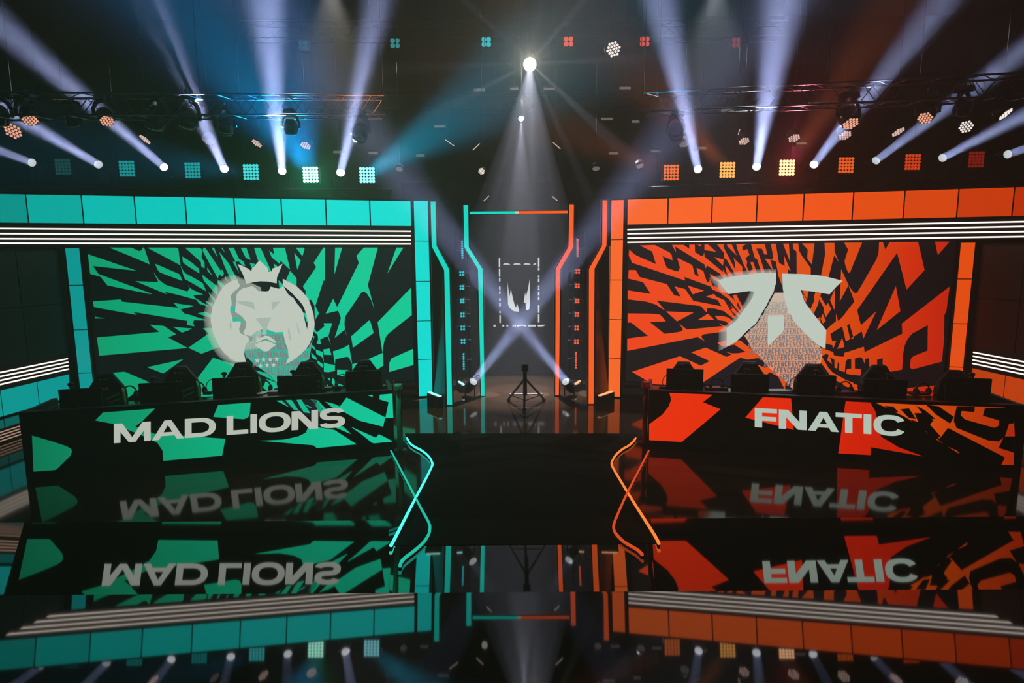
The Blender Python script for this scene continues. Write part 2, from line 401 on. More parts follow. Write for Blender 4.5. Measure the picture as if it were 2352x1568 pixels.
class Pic:                            # painted in layers on an upright plane, each layer a hair in front of the last
    def __init__(s, pl, off): s.pl = pl; s.off = off; s.mb = MB(); s.lay = 0
    def add(s, pts, mi, lay):
        pts = [p for i, p in enumerate(pts) if p != pts[i - 1]]
        if len(pts) > 2: s.mb.face(poly_on(s.pl, s.off + lay * .0012, pts), mi)
    def text(s, txt, boxes, top, base, mi, lay, shf=.22, swpx=None):
        for ch, (a, b) in zip(txt, boxes):
            w_ = b - a; sw = min(.5, swpx / w_)
            for g in glyph(ch, sw, shf):
                s.add([(a + gx * w_, base(a + gx * w_) + (top(a + gx * w_) - base(a + gx * w_)) * gy) for gx, gy in g], mi, lay)
    def finish(s, name, mats_, root):
        s.mb.v = [tuple(Vector(p) - root.location) for p in s.mb.v]
        return obj(name, s.mb, mats_, root)

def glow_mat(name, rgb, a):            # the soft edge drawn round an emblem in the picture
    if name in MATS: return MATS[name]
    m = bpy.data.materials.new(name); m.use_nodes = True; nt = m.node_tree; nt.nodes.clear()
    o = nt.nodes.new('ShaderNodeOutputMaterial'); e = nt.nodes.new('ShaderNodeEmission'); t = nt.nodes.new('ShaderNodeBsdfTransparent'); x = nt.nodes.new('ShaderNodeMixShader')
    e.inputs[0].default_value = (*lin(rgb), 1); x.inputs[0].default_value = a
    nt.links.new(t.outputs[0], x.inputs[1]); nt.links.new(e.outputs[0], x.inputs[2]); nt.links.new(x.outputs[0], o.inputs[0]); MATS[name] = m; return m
# ---------------------------------------------------------------- left screen
def screen_root(label, pl, xa, xb, ytop, zb, name='led_wall_screen'):
    u0 = uv_of(pl, xa, ytop)[0]; u1 = uv_of(pl, xb, ytop)[0]; zt = max(uv_of(pl, xa, ytop)[1], uv_of(pl, xb, ytop)[1])
    u0, u1 = min(u0, u1), max(u0, u1); c = wp(pl, (u0 + u1) / 2, zb)
    root = thing(name, label, 'screen', c)
    b = MB(); wbox(b, pl, u0, u1, zb, zt, -.055, -.4); b.v = [tuple(Vector(p) - c) for p in b.v]; obj('cabinet', b, BLK, root)
    return root, u0, u1, zb, zt
rootL, u0, u1, zb, zt = screen_root('left team wall screen showing a white crowned lion emblem over green shards', WL, 188, 946, 567, .30)
SGRN = screen_mat('screen_green', [(0, (0, 152, 104)), (.35, (0, 180, 130)), (.6, (0, 200, 152)), (1, (0, 206, 152))], 0, -3.1, 3.1)  # darker left end: viewing-angle falloff put into the green
SNAV = screen_mat('screen_navy', [(0, (1, 3, 4)), (.5, (6, 14, 22)), (1, (8, 16, 20))], 0, -3.1, 3.1)
SWHT = lit('screen_white', (196, 204, 192)); SMIX = lit('screen_grey_green', (136, 154, 144)); SPAL = lit('screen_pale_green', (168, 186, 172)); STEA = lit('screen_teal_mid', (40, 190, 160)); SGRY = lit('screen_warm_grey', (125, 128, 128))
P = Pic(WL, -.053)
P.add([(196, 568), (950, 568), (962, 935), (228, 960)], 1, 0)
P.mb = MB(); wbox(P.mb, WL, u0 + .03, u1 - .02, zb + .02, zt - .01, -.0535, -.0545, 1)
for c, s_ in [
 ('A', '490,74 930,74 1050,130 1100,145 1140,120 1155,74 1185,74 1300,410 900,240'),
 ('A', '1245,74 1830,74 1868,95 1915,430 1600,260'),
 ('A', '1915,430 1975,550 2040,610 2178,680 2178,790 2005,710 1960,600'),
 ('A', '1950,250 2178,400 2178,520 2000,400 1965,340'),
 ('A', '60,205 1030,535 870,520 160,440 270,600 1350,1000 1290,1000 450,830 310,655 105,600'),
 ('A', '1405,395 1900,610 1950,740 1500,570 1450,510'),
 ('A', '1370,560 1480,720 1620,820 2080,960 2100,900 2060,820 2110,890 2178,925 2178,1100 1630,960 1600,960 1645,1010 1010,745 1470,765'),
 ('A', '160,1150 715,1110 740,1155 1870,1280 1775,1180 2178,1245 1910,1310 1990,1390 2178,1440 2178,1560 1000,1365 970,1360 1040,1420 180,1265'),
 ('A', '200,1455 410,1490 200,1490'),
 ('B', '240,390 1490,280 1295,135 1580,160 1825,325 1665,390 2055,600 290,755'),
 ('B', '1770,180 2145,210 1945,295'), ('B', '1245,985 1970,825 1570,1110'),
 ('B', '500,1100 795,1075 1300,1290 1100,1320 1070,1440 860,1600 700,1600 700,1300'),
 ('C', '-45,74 240,74 290,110 275,260 335,360 335,475 270,430 265,350 0,110'),
 ('C', '310,74 350,74 655,530 670,490 710,570 675,630 620,580 590,665 300,140'),
 ('C', '590,685 740,810 690,890 585,750'), ('C', '470,74 520,74 590,270'), ('C', '650,74 680,74 730,170'),
 ('C', '615,150 790,360 960,670 860,730 720,430'), ('C', '795,74 900,74 1000,290 1090,340 1120,430 1060,410 1000,340 930,340'),
 ('C', '880,345 930,340 1000,560'), ('C', '1205,365 1310,385 1250,480'), ('C', '1670,380 1755,440 1690,460'),
 ('C', '1035,74 1140,74 1225,310 1130,270'), ('C', '1290,74 1415,74 1625,535 1550,530 1540,450 1400,320 1365,320'),
 ('C', '1655,74 1885,74 1985,500 1800,320 1785,385 1630,260 1580,130 1680,205'),
 ('C', '2095,74 2240,74 2265,100 2225,230'), ('C', '2065,170 2190,320 2125,500'), ('C', '1985,520 2110,660 2110,830 2060,830 1910,690'),
 ('C', '-94,241 0,300 225,475 235,570 0,420 -80,360 -90,300'), ('C', '0,580 300,755 370,915 0,700'), ('C', '285,590 585,820 590,1010 320,710'),
 ('C', '385,450 490,620 390,520'), ('C', '715,660 740,630 790,740'),
 ('C', '45,860 310,975 115,985 150,1040 450,1225 235,1155 180,1080 0,1030 0,920'), ('C', '405,920 555,1080 530,1120 450,1020'),
 ('C', '340,1095 500,1150 490,1230'), ('C', '0,1175 120,1200 0,1235'), ('C', '200,1340 350,1305 480,1360 480,1440'), ('C', '0,1355 390,1475 90,1470 140,1590 0,1565'),
 ('D', '0,195 90,205 0,250'), ('D', '20,575 415,300 300,195 480,190 540,330 650,550 275,690'),
 ('D', '495,770 920,895 790,1110 600,1300 540,1500 330,1560 130,1560 130,1250'), ('D', '785,790 815,750 960,850'),
 ('D', '1535,1175 1740,1255 1750,1430 1580,1440 1460,1340'), ('D', '1265,990 1540,1070 1730,1240 1400,1080'),
 ('C', '1760,700 1860,790 1880,880 1780,855'), ('C', '1880,850 1980,1080 2090,1230 2060,1300 1900,1100 1960,1070'), ('C', '2020,940 2170,1130 2150,1150 2050,1040'),
 ('C', '2240,1320 2290,1330 2330,1512 2300,1512'),
 ('E', '0,74 60,74 85,105 35,240 -10,180'),
 ('E', '460,74 490,74 490,750 465,720 300,1240 370,1390 290,1525 280,1230 215,1115 165,1130 100,1030 105,940 50,850 315,465 265,380'),
 ('E', '695,74 835,74 680,610'),
 ('E', '1270,74 1550,74 1350,820 1480,1310 1410,1110 1330,990 1270,950 1220,970 890,1460 880,1600 890,1700 925,1840 885,1715 685,1880 790,1568 810,1480 755,1335 505,1395 655,1095 735,1265 1170,380 1120,240'),
 ('E', '1920,74 2060,74 1740,590'), ('E', '2210,880 2230,1420 1770,1785 1720,1840 1680,1940 1655,2060 1645,2190 1545,1565'),
 ('F', '1015,370 1370,50 1395,60 1465,300 1050,595'),
 ('F', '465,105 635,105 560,360 610,540 545,370 515,370 395,430 410,525 325,515 355,430 345,340 265,270 280,210 330,290 480,165'),
 ('F', '455,630 585,610 620,740 475,735'), ('F', '305,630 445,680 470,880 430,780 320,720'),
 ('F', '650,670 860,600 970,535 1035,920 970,790 930,775 700,825 690,930'), ('F', '215,690 320,790 325,845 230,790'),
 ('F', '340,850 445,920 445,1000 345,910'), ('F', '470,890 560,920 690,940 690,1060 560,1085 470,1075'),
 ('F', '1645,700 1660,950 1540,1030 1400,1100 1040,1055 1035,925 1320,840'), ('F', '735,1035 965,1045 890,1080 895,1170 735,1140'),
 ('F', '1780,1080 1780,900 1820,810 2250,620 2260,940'), ('F', '390,1080 455,1150 430,1200 610,1420 490,1430 400,1320'),
 ('F', '520,1190 600,1210 595,1260'), ('F', '640,1210 690,1215 685,1280 860,1350 780,1410 650,1415 665,1345 625,1300'),
 ('F', '190,500 280,580 300,650 200,560'), ('F', '240,350 280,370 260,430')]:
    P.add(px(c, s_), 0, 1)
# the fine lettering under the emblem
reg = px('D', '1100,600 1130,440 1180,400 1250,320 1440,230 1540,225 1700,280 1880,250 1900,420 2000,800 2352,560 2420,420 2352,800 2190,860 2050,1110 1730,1110 1735,1240 1540,1060 1300,900 1120,720')
P.add(reg, 4, 2)
def inside(poly, x, y):
    c = False
    for i in range(len(poly)):
        (x1, y1), (x2, y2) = poly[i], poly[i - 1]
        if (y1 > y) != (y2 > y) and x < (x2 - x1) * (y - y1) / (y2 - y1) + x1: c = not c
    return c
for r in range(8):
    yc = 776 + r * 19
    for k in range(26):
        ch = 'MAD'[k % 3]; xc = 556 + k * 6.6 + (r % 2) * 3 + (yc - 790) * .12 * (k - 8) / 8
        if inside(reg, xc, yc):
            for g in glyph(ch, .24 if ch == 'M' else .34, .12):
                P.add([(xc - 2.9 + gx * 5.8 + (gy - .5) * -1.5, yc + 8.6 - gy * 17.2) for gx, gy in g], 5, 3)
# the emblem: ring and mane, crown, face
disc = px('X', '545.5,641 530,646 516,655 505,669 496.7,686 489,702 484.5,722 483.6,735 486,750 490,767 496.7,781 507,801 515,811 525,819 545.5,832 564.5,831 561,813 562,799 566,789 572,781 578,770 585,764 600,757 615,757 632,763 650,762 654,783 661,801 663,820 656,836 675,826 692,812 704,800 712,787 718,772 722,752 722.6,742 720,720 714,702 708,686 695,670 681,657 665,648 649.6,640 650.5,657 640,663 622,658 617,668 611,669 593,668 586,661 580,657 560,661 551,655 547,648')
P.add(disc, 2, 4)
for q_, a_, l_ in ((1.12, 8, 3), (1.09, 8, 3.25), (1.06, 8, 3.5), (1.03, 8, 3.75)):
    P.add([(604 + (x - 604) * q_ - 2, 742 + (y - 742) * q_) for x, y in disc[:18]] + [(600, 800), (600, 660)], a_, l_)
P.add(px('C', '970,385 1080,430 1180,480 1235,525 1250,475 1320,400 1395,315 1550,460 1560,540 1630,530 1640,475 1750,440 1840,380 1730,650 1725,760 1560,725 1400,720 1270,740 1140,768 1080,600'), 2, 4)
P.add(px('X', '651.5,657 662,665 672,674 679,682 688,691 695.5,701 700,711 703.5,722 706.5,740 706,756 703,748 700,735 696.7,718 690,706 682,697 674,684 663,677 655,664'), 1, 5)
P.add(px('C', '2240,1330 2290,1330 2325,1512 2300,1500'), 0, 6)
P.add(px('C', '1000,690 1030,760 1130,790 1080,850 1000,905 950,980 950,1110 930,1210 925,1310 1060,1400 1140,1512 1120,1640 1080,1700 1120,1760 1200,1770 1270,1800 1240,1900 1195,1850 1180,1790 1020,1720 1000,1640 1030,1560 1030,1470 960,1440 880,1420 830,1310 860,1150 840,1000 900,920 990,850 1020,800'), 3, 5)
for s_ in ('860,1060 905,1110 850,1100', '835,1200 930,1200 925,1310 830,1290', '870,1420 1040,1440 1110,1512 1040,1490 880,1500'): P.add(px('C', s_), 6, 6)
P.add(px('C', '950,1105 1130,1100 1280,1130 1310,1275 1200,1215 1000,1155'), 7, 5)
P.add(px('C', '1620,1120 1800,1110 1640,1280'), 7, 5)
P.add(px('C', '1320,1440 1630,1415 1560,1540 1530,1680 1530,1750 1440,1750 1460,1640 1400,1540'), 7, 5)
P.add(px('D', '1330,470 1340,330 1385,400 1500,340 1580,350 1700,440 1700,490 1520,395'), 2, 5)
P.add(px('D', '1300,520 1400,470 1510,430 1600,460 1715,520 1640,570 1560,640 1480,645 1400,590'), 2, 5)
P.add(px('D', '1960,160 2010,420 1985,440 1940,250'), 7, 5); P.add(px('D', '2100,60 2170,240 2160,320 2130,220'), 7, 5)
P.add(px('D', '830,40 860,150 840,260 815,160'), 7, 5)
for sx, sy in ((1350, 820), (1475, 805), (1600, 800), (1725, 795), (1415, 918), (1543, 912), (1667, 905)):
    cx, cyy = 430 + sx / 8.4, 730 + sy / 8.4
    P.add([(cx + math.sin(k * math.pi / 5) * (6.2 if k % 2 == 0 else 2.6), cyy - math.cos(k * math.pi / 5) * (6.2 if k % 2 == 0 else 2.6)) for k in range(10)], 2, 6)
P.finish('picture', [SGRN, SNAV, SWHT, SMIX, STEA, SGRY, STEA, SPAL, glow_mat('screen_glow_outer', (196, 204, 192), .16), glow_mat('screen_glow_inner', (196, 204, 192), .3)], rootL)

# ---------------------------------------------------------------- right screen
rootR, u0, u1, zb, zt = screen_root('right team wall screen showing a white angular emblem over orange lettering', WR, 1440, 2205, 557, .30)
SORG = screen_mat('screen_orange', [(0, (245, 66, 22)), (.3, (240, 76, 16)), (.62, (226, 80, 4)), (.82, (212, 48, 2)), (1, (184, 14, 0))], 0, -2.85, 2.85)
SBRN = screen_mat('screen_warm_black', [(0, (20, 17, 17)), (.45, (20, 18, 28)), (1, (2, 2, 2))], 0, -2.85, 2.85)
SWH2 = lit('screen_white_cool', (194, 206, 194)); SPEA = screen_mat('screen_peach', [(0, (226, 146, 110)), (.45, (212, 166, 142)), (1, (196, 196, 180))], 2, .45, 1.95); SSLA = screen_mat('screen_slate', [(0, (96, 104, 112)), (.45, (132, 138, 136)), (1, (180, 184, 174))], 2, .45, 1.95); SHAL = lit('screen_halo', (172, 150, 138))
P = Pic(WR, -.053)
wbox(P.mb, WR, u0 + .02, u1 - .03, zb + .02, zt - .01, -.0535, -.0545, 1)
for c, s_ in [
 ('G', '90,200 200,300 300,350 625,490 550,240 305,118 600,108 900,260 940,310 955,415 755,330 840,565 1000,625 1070,640 1105,560 1050,365 1350,510 1400,700 1480,740 1435,565 1570,625 1640,840 1690,860 1700,790 1760,920 1870,965 1880,840 2020,1060 2180,1200 2352,1500 2260,1420 2080,1190 1900,1060 1750,1000 1720,940 1190,745 1210,820 150,465 80,320'),
 ('G', '945,106 1180,106 1290,185 1290,102 1400,102 1405,250 1530,330 1570,320 1590,260 1600,350 1970,650 1965,590 2060,780 2010,820 1900,680 1640,515 1620,580 1600,500 1010,140 1025,255'),
 ('G', '1455,102 1530,102 1515,140'), ('G', '1595,100 1670,98 1830,245 1595,210'),
 ('G', '1845,98 1980,98 1975,150 2230,640 2300,650 2352,660 2352,740 2220,720 2040,400 1990,370 1975,390 1990,270'),
 ('G', '1790,350 1980,400 1965,520'), ('G', '2045,96 2140,96 2240,320 2050,130'), ('G', '2225,96 2352,96 2352,380 2290,200'),
 ('G', '2170,360 2352,540 2352,640 2290,640 2250,560'), ('G', '2010,510 2160,710 2100,780 2030,640'), ('G', '1700,680 1890,790 1870,840 1840,830 1720,750'),
 ('G', '80,610 220,610 300,750 840,890 990,1115 1120,1140 995,935 1210,990 1370,1225 1935,1335 1860,1210 1625,1140 1785,1085 1830,1140 1990,1210 2100,1400 2220,1568 2160,1568 1980,1430 1800,1380 1640,1370 1640,1460 1520,1330 640,1220 810,1420 620,1300 430,1240 60,1195 60,1015 520,1085 365,850 70,780'),
 ('G', '1260,920 1585,1020 1360,1095'), ('G', '825,1435 1380,1460 1045,1636'),
 ('G', '2030,1240 2130,1400 2160,1370 2110,1290 2250,1450 2352,1568 2300,1568 2150,1440'), ('G', '2160,1110 2240,1330 2260,1250 2352,1450 2352,1330 2230,1100'),
 ('H', '60,-5 500,0 690,15 740,50 820,155 500,170 800,405 1070,370 1140,350 1165,310 1090,200 1245,320 1960,250 1870,190 2060,270 2060,350 1570,415 1535,450 1545,490 1610,555 1460,470 50,745 50,500 465,445 130,180 60,180'),
 ('H', '1665,0 1790,125 1465,125'), ('H', '1800,45 1950,45 2080,80 2170,160 2100,220 2010,150 1870,130'),
 ('H', '1850,585 2040,530 2060,660 1950,650'), ('H', '2060,650 2290,530 2352,560 2352,720 2200,620'),
 ('H', '145,1165 1105,850 1520,1040 1700,950 1330,775 1620,680 2040,865 2140,815 2010,760 2150,795 2352,790 2352,890 2300,880 1590,1360 1400,1450 560,1410'),
 ('I', '10,92 210,90 110,145 145,220 230,190 275,305 190,375 230,440 215,520 260,640 250,690 150,480 120,400 30,190'),
 ('I', '-20,420 60,560 110,520 150,700 -10,700'),
 ('I', '305,90 580,90 630,300 570,295 520,180 410,180 480,340 590,690 520,690 430,400 380,370'),
 ('I', '700,84 800,84 865,465 980,530 960,310 1100,625 1040,590 1045,685 930,690 925,920 860,740 800,440 700,400 755,370'),
 ('I', '945,82 1060,80 1085,440'), ('I', '580,380 690,395 745,620'), ('I', '650,570 740,690 680,690'), ('I', '290,450 350,450 430,690 250,690 340,580'),
 ('I', '1140,78 1250,78 1265,220 1320,320 1500,570 1500,715 1340,700 1335,640 1390,695 1220,690 1215,240 1145,180'),
 ('I', '1325,76 1575,76 1525,500 1430,380 1440,200'), ('I', '1775,68 1975,68 1975,230 2060,450 1970,310 1850,770 1700,745 1790,290'),
 ('K', '-10,62 350,62 110,650 90,665 60,640 10,500 0,420 70,200'), ('I', '2110,590 2255,910 2080,1240 2100,760'),
 ('I', '1320,1000 1455,1020 1430,1190 1360,1080'), ('I', '1340,1080 1420,1190 1400,1270 1360,1180'),
 ('I', '1595,1045 1710,1065 1690,1130 1805,1325 1845,1265 1910,1390 1800,1555 1755,1420 1770,1380 1665,1190 1650,1290 1560,1480 1490,1400 1570,1220 1560,1150'),
 ('I', '1985,980 1975,1410 1885,1210'),
 ('K', '0,1490 195,1240 75,910 150,1020 215,1075 260,1050 640,390 680,260 690,52 765,52 815,200 900,52 1470,47 1600,610 1240,1000 1050,265 250,1410 325,1716 635,1430 375,1980 345,1835 155,1955 95,1680 45,1735 105,1995 15,2035 -10,1960 -10,1500'),
 ('J', '2190,0 2050,155 2005,0 2005,150 1865,270 1810,330 1800,600 1930,630 1945,690 2030,705 2170,670 2200,550 2275,510 2352,500 2352,-200'),
 ('J', '1700,100 1740,200 1800,150 1740,0'), ('J', '1620,120 1700,220 1690,60'),
 ('J', '1650,680 1740,695 1950,770 1960,830 2080,860 2180,860 2180,780 2352,745 2352,1500 2000,1240 1880,1220 1690,960'),
 ('J', '2020,1250 2200,1330 2352,1440 2352,1500 2280,1480 2110,1400 2000,1330'), ('J', '2000,1450 2060,1520 2000,1568'),
 ('L', '-10,790 385,660 400,770 1155,400 1145,200 2100,-541 2035,-50 1995,30 1990,500 1945,960 1350,1115 1315,1080 1310,1000 1330,900 1380,850 1660,740 1665,230 1350,400 1260,510 1200,640 1170,800 1150,1120 880,1170 760,1000 765,890 650,920 650,1040 500,1100 485,890 410,905 400,1000 360,900 310,870 205,900 205,1100 320,1110 330,1180 310,1240 40,1200 50,1110 130,1100 130,905 50,920 10,1040 -10,1100 -10,1280 30,1360 270,1430 370,1360 390,1620 -10,1440'),
 ('K', '1025,930 1115,1430 640,1811'), ('K', '1810,42 2100,42 1865,310'), ('L', '1240,1490 1885,1430 1860,1640 1230,1660'),
 ('J', '0,560 90,540 350,740 500,900 430,890 230,920 90,880 0,940 -100,1000 0,800 200,765 0,640'), ('J', '380,1000 580,1080 700,1050 850,1200 1000,1380 980,1520 850,1260 680,1170 630,1215 510,1200')]:
    P.add(px(c, s_), 0, 1)
for s_ in ('2130,255 1890,405 1930,555 2010,540 1950,700 2030,705 2130,480 2180,680 2200,550', '2225,240 2275,205 2350,460 2290,510',
           '1820,800 1860,830 1830,930 1930,1010 1880,870 1975,920 1975,1080 2030,1100 2040,970 2070,1000 2060,1130 2180,1170 2200,960 2240,910 2310,910 2310,1100 2220,1110 2210,1200 2352,1230 2352,1380 2200,1330 2160,1300 1940,1180 1850,1080 1720,850'):
    P.add(px('J', s_), 1, 2)
regR = px('J', '560,0 780,-420 960,-420 1100,0 1250,220 1480,500 1700,680 1720,850 1700,1000 1450,1010 1210,1300 1250,1568 1180,1560 1040,1400 820,1210 640,1060 440,820 330,740 250,560 170,440 400,230')
P.add(regR, 3, 2)
for r in range(14):
    yc = 700 + r * 15; hgt = 13.2
    for k in range(26):
        ch = 'FENC'[k % 4]; xc = 1716 + k * 7.8 + (r % 3) * 4.2 + (yc - 800) * .10
        if inside(regR, xc, yc):
            sh = (xc - 1812) * .02
            for g in glyph(ch, .28 if ch == 'N' else .40, .17):
                P.add([(xc - 3.1 + gx * 6.2 + (gy - .5) * -sh * 3, yc + hgt / 2 - gy * hgt) for gx, gy in g], 4, 3)
fl = px('X', '1649,644 1700,632 1744,626.9 1782.4,626.3 1777,670 1749,720 1715,760 1690,785 1669,796 1669,753.5 1692,735 1720,696 1732.5,669.4 1700,671 1672.6,675 1664,665')
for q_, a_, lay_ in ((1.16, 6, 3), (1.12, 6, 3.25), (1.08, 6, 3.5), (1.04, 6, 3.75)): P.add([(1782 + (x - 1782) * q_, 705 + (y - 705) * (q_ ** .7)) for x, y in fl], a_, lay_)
P.add(px('X', '1649,644 1670,637 1700,632 1744,626.9 1782.4,626.3 1782.4,650 1779,660 1777,670 1769,684 1760,702 1749,720 1736,743 1715,760 1705,771 1690,785 1669,796 1669,753.5 1692,735 1705,716 1720,696 1728,684 1732.5,669.4 1721,668 1700,671 1672.6,675 1664,665'), 2, 4)
P.add(px('X', '1796.7,628 1844,629.2 1880,632 1902,636 1935.6,644.7 1920,659 1905.3,675.7 1875,670 1839.2,666 1848,693 1865,716 1882,738 1897.8,758 1896,801 1880,793 1862,778.5 1839,754 1822,735 1816,720 1811,720 1806,700 1801,680 1798,662'), 2, 4)
P.add(px('J', '640,35 970,30 965,300 940,370 780,520 640,655'), 2, 4)
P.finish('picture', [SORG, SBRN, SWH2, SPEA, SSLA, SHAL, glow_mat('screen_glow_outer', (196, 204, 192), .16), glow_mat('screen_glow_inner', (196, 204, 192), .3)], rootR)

# ================================================================ the middle gateway
def fin(label, outer, face, Y, col, thick, side=None):
    O = [at(x, y, Y) for x, y in outer]; zb = min(p.z for p in O)
    c = Vector((sum(p.x for p in O) / len(O), Y, 0)); root = thing('gateway_fin', label, 'light column', c, 0, 'glowing gateway fins')
    for p in O:
        if p.z < .06: p.z = 0
    obj('fin_frame', MB().prism([p - c for p in O], (0, 0, 0), (0, thick, 0)), FRAME, root)
    Fp = [at(x, y, Y - .006) for x, y in face]
    obj('light_face', MB().prism([p - c for p in Fp], (0, 0, 0), (0, .005, 0)), col, root)
    if side:
        S = [p - c for p in side]
        obj('side_panel', MB().prism(S, (0, 0, 0), (0, .03, 0)), mat('side_panel_gloss', (22, 26, 25), 0.3), root)
    return root
YO, YI = 10.14, 10.84
TF, OF = lit('fin_teal', (0, 220, 198)), lit('fin_orange', (255, 96, 34))
kL = [at(989, 567, YO), at(1019, 621, YO), Vector((at(1024, 931, YO).x, YO, 0.0)), Vector((-1.475, 10.74, 0.0)), Vector((-1.475, 10.74, at(989, 567, YO).z))]
kR = [at(1400, 564, YO), at(1370, 617, YO), Vector((at(1366, 929, YO).x, YO, 0.0)), Vector((1.80, 10.66, 0.0)), Vector((1.80, 10.66, at(1400, 564, YO).z))]
fin('tall turquoise edge fin of the gateway, nearest the left screen', parse('984,461 1002,461 1005,563 1035,618 1041,931 1023,931 1017,620 988,566'),
    parse('989,463 1000,463 1002.5,564 1032,619 1038.5,929 1027,929 1020.5,621 992,566'), YO, TF, .1, kL)
fin('tall orange edge fin of the gateway, nearest the right screen', parse('1381,458 1398,458 1396,565 1368,618 1366,929 1349,929 1350,617 1381,563'),
    parse('1384,460 1395,460 1393,564 1365.5,617 1363.5,927 1352,927 1353,617 1383.5,563'), YO, OF, .1, kR)
fin('turquoise inner fin of the gateway, left end of the thin cross bar', parse('1061,469 1078,469 1079,567 1111,617 1115,911 1103,911 1095,618 1063,568'),
    parse('1064.5,471 1075,471 1076.5,567 1108.5,618 1113,909 1105,909 1098,618 1066.5,567'), YI, TF, .1)
fin('orange inner fin of the gateway, right end of the thin cross bar', parse('1305,467 1321,467 1320,567 1290,617 1287,909 1272,909 1273,617 1303,566'),
    parse('1308,469 1318,469 1317,567 1287,618 1283.5,907 1275.5,907 1276.5,617 1306,566'), YI, OF, .1)
# cross bar
ca, cm_, cb = at(1079, 489, YI), at(1192, 488, YI), at(1304, 487, YI)
root = thing('gateway_cross_bar', 'thin glowing bar joining the inner gateway fins, turquoise left half and orange right half', 'light bar', cm_)
hz_ = Vector((0, 0, .022))
obj('bar_housing', MB().prism([ca - cm_ - hz_ * 1.3, cb - cm_ - hz_ * 1.3, cb - cm_ + hz_ * 1.3, ca - cm_ + hz_ * 1.3], (0, 0, 0), (0, .05, 0)), FRAME, root)
mxp = Vector((0, -.004, 0))
for a, b, m_ in ((ca, at(1183, 488, YI), TF), (at(1183, 488, YI), at(1192, 488, YI), lit('bar_blend', (225, 190, 165))), (at(1192, 488, YI), cb, OF)):
    obj('light_strip', MB().prism([a - cm_ - hz_ + mxp, b - cm_ - hz_ + mxp, b - cm_ + hz_ + mxp, a - cm_ + hz_ + mxp], (0, 0, 0), (0, .003, 0)), m_, root)

# dark back screen with the white marks
YB = 12.95
bl, br = at(1098, 470, YB), at(1290, 470, YB)
zb_, zt_ = at(1176, 861, YB).z, at(1176, 480, YB).z + .15
root = thing('back_screen', 'dark grey centre screen with white crown mark inside a dashed frame', 'screen', ((bl.x + br.x) / 2, YB, 0)); L = root.location
obj('cabinet', MB().box((0, .1, (zb_ + zt_) / 2), (br.x - bl.x + .7, .2, zt_ - zb_)), BLKM, root)
PB = ((-6, YB), (6, YB)); P = Pic(PB, .004)
P.mb.face([Vector((bl.x - .3, YB - .002, zb_ + .02)), Vector((br.x + .3, YB - .002, zb_ + .02)), Vector((br.x + .3, YB - .002, zt_ - .02)), Vector((bl.x - .3, YB - .002, zt_ - .02))], 1)
for s_ in ('637,560 645,620 650,650 658,605 668,650 680,700 690,722 697,695 710,735 708,746 675,742 650,722 640,700 638,650', '775,542 777,700 772,730 752,738 750,690 738,688 742,655 747,625 752,655 766,595'): P.add(px('V', s_), 0, 1)
def dash(x0, y0, x1, y1): P.add([(930 + a / 2.704, 440 + b / 2.704) for a, b in ((x0, y0), (x1, y0), (x1, y1), (x0, y1))], 0, 1)
for a, b in ((412, 470), (478, 528), (535, 558), (588, 612), (618, 635), (662, 680), (690, 712), (740, 755), (766, 815)): dash(583 + (a - 412) * .01, a, 592 + (a - 412) * .01, b)
for a, b in ((410, 465), (472, 488), (520, 532), (540, 562), (582, 594), (600, 612), (622, 645), (652, 672), (705, 752), (762, 812)): dash(826, a, 836, b)
for a, b in ((608, 655), (672, 722), (735, 782)): P.add(px('V', '%d,453 %d,446 %d,444 %d,447 %d,453' % (a, a + 8, (a + b) // 2, b - 8, b)), 0, 1)
P.add(px('V', '795,453 800,448 815,443 814,453'), 0, 1)
for a, b in ((550, 563), (605, 617), (630, 642), (668, 676), (680, 690), (765, 812)): dash(a, 827, b, 838)
P.add(px('V', '697,832 705,828 740,827 755,833 753,839 735,833 712,834 699,839'), 0, 1); P.add(px('V', '818,828 873,827 860,836 830,838'), 0, 1)
P.finish('picture', [lit('mark_white', (206, 212, 208)), mat('screen_off', (16, 16, 17), .55), ], root)
mb = MB(); mb.box((.22, 14.1, 2.2), (5.6, .15, 4.4)); o = obj('backdrop_panel', mb, BLKM); tag(o, 'tall black backdrop panel behind the centre screen', 'panel')

# blinder towers inside the gateway
CELLT, CELLO = quiet(lit('cell_teal', (40, 190, 200), 1.1)), quiet(lit('cell_red', (240, 90, 60), 1.1))
YT = 11.5
def blinder(label, cx, cyy, wpx, hpx, nx, ny, Y, m_, group, dpt=.12, gap=.82, arm=0.0):
    c = at(cx, cyy, Y); k = (at(cx + 1, cyy, Y) - c).length; W_, H_ = wpx * k, hpx * k
    root = thing('led_blinder', label, 'stage light', c, 0, group)
    obj('housing', MB().box((0, dpt / 2 + .01, 0), (W_ * 1.08, dpt, H_ * 1.08)), BLK, root)
    ce = MB(); dx, dz = W_ / nx, H_ / ny
    for i in range(nx):
        for j in range(ny):
            ox, oz = -W_ / 2 + dx * (i + .5), -H_ / 2 + dz * (j + .5); q = []
            for a in range(8):
                t = math.pi / 8 + a * math.pi / 4; q.append((ox + math.cos(t) * dx * .5 * gap * 1.08, 0, oz + math.sin(t) * dz * .5 * gap * 1.08))
            ce.prism([Vector(p) for p in q], (0, 0, 0), (0, .015, 0))
    obj('lens_array', ce, m_, root)
    if arm: obj('mounting_arm', MB().box((0, dpt + arm / 2, 0), (.28, arm, .03)), BLK, root)
    return root
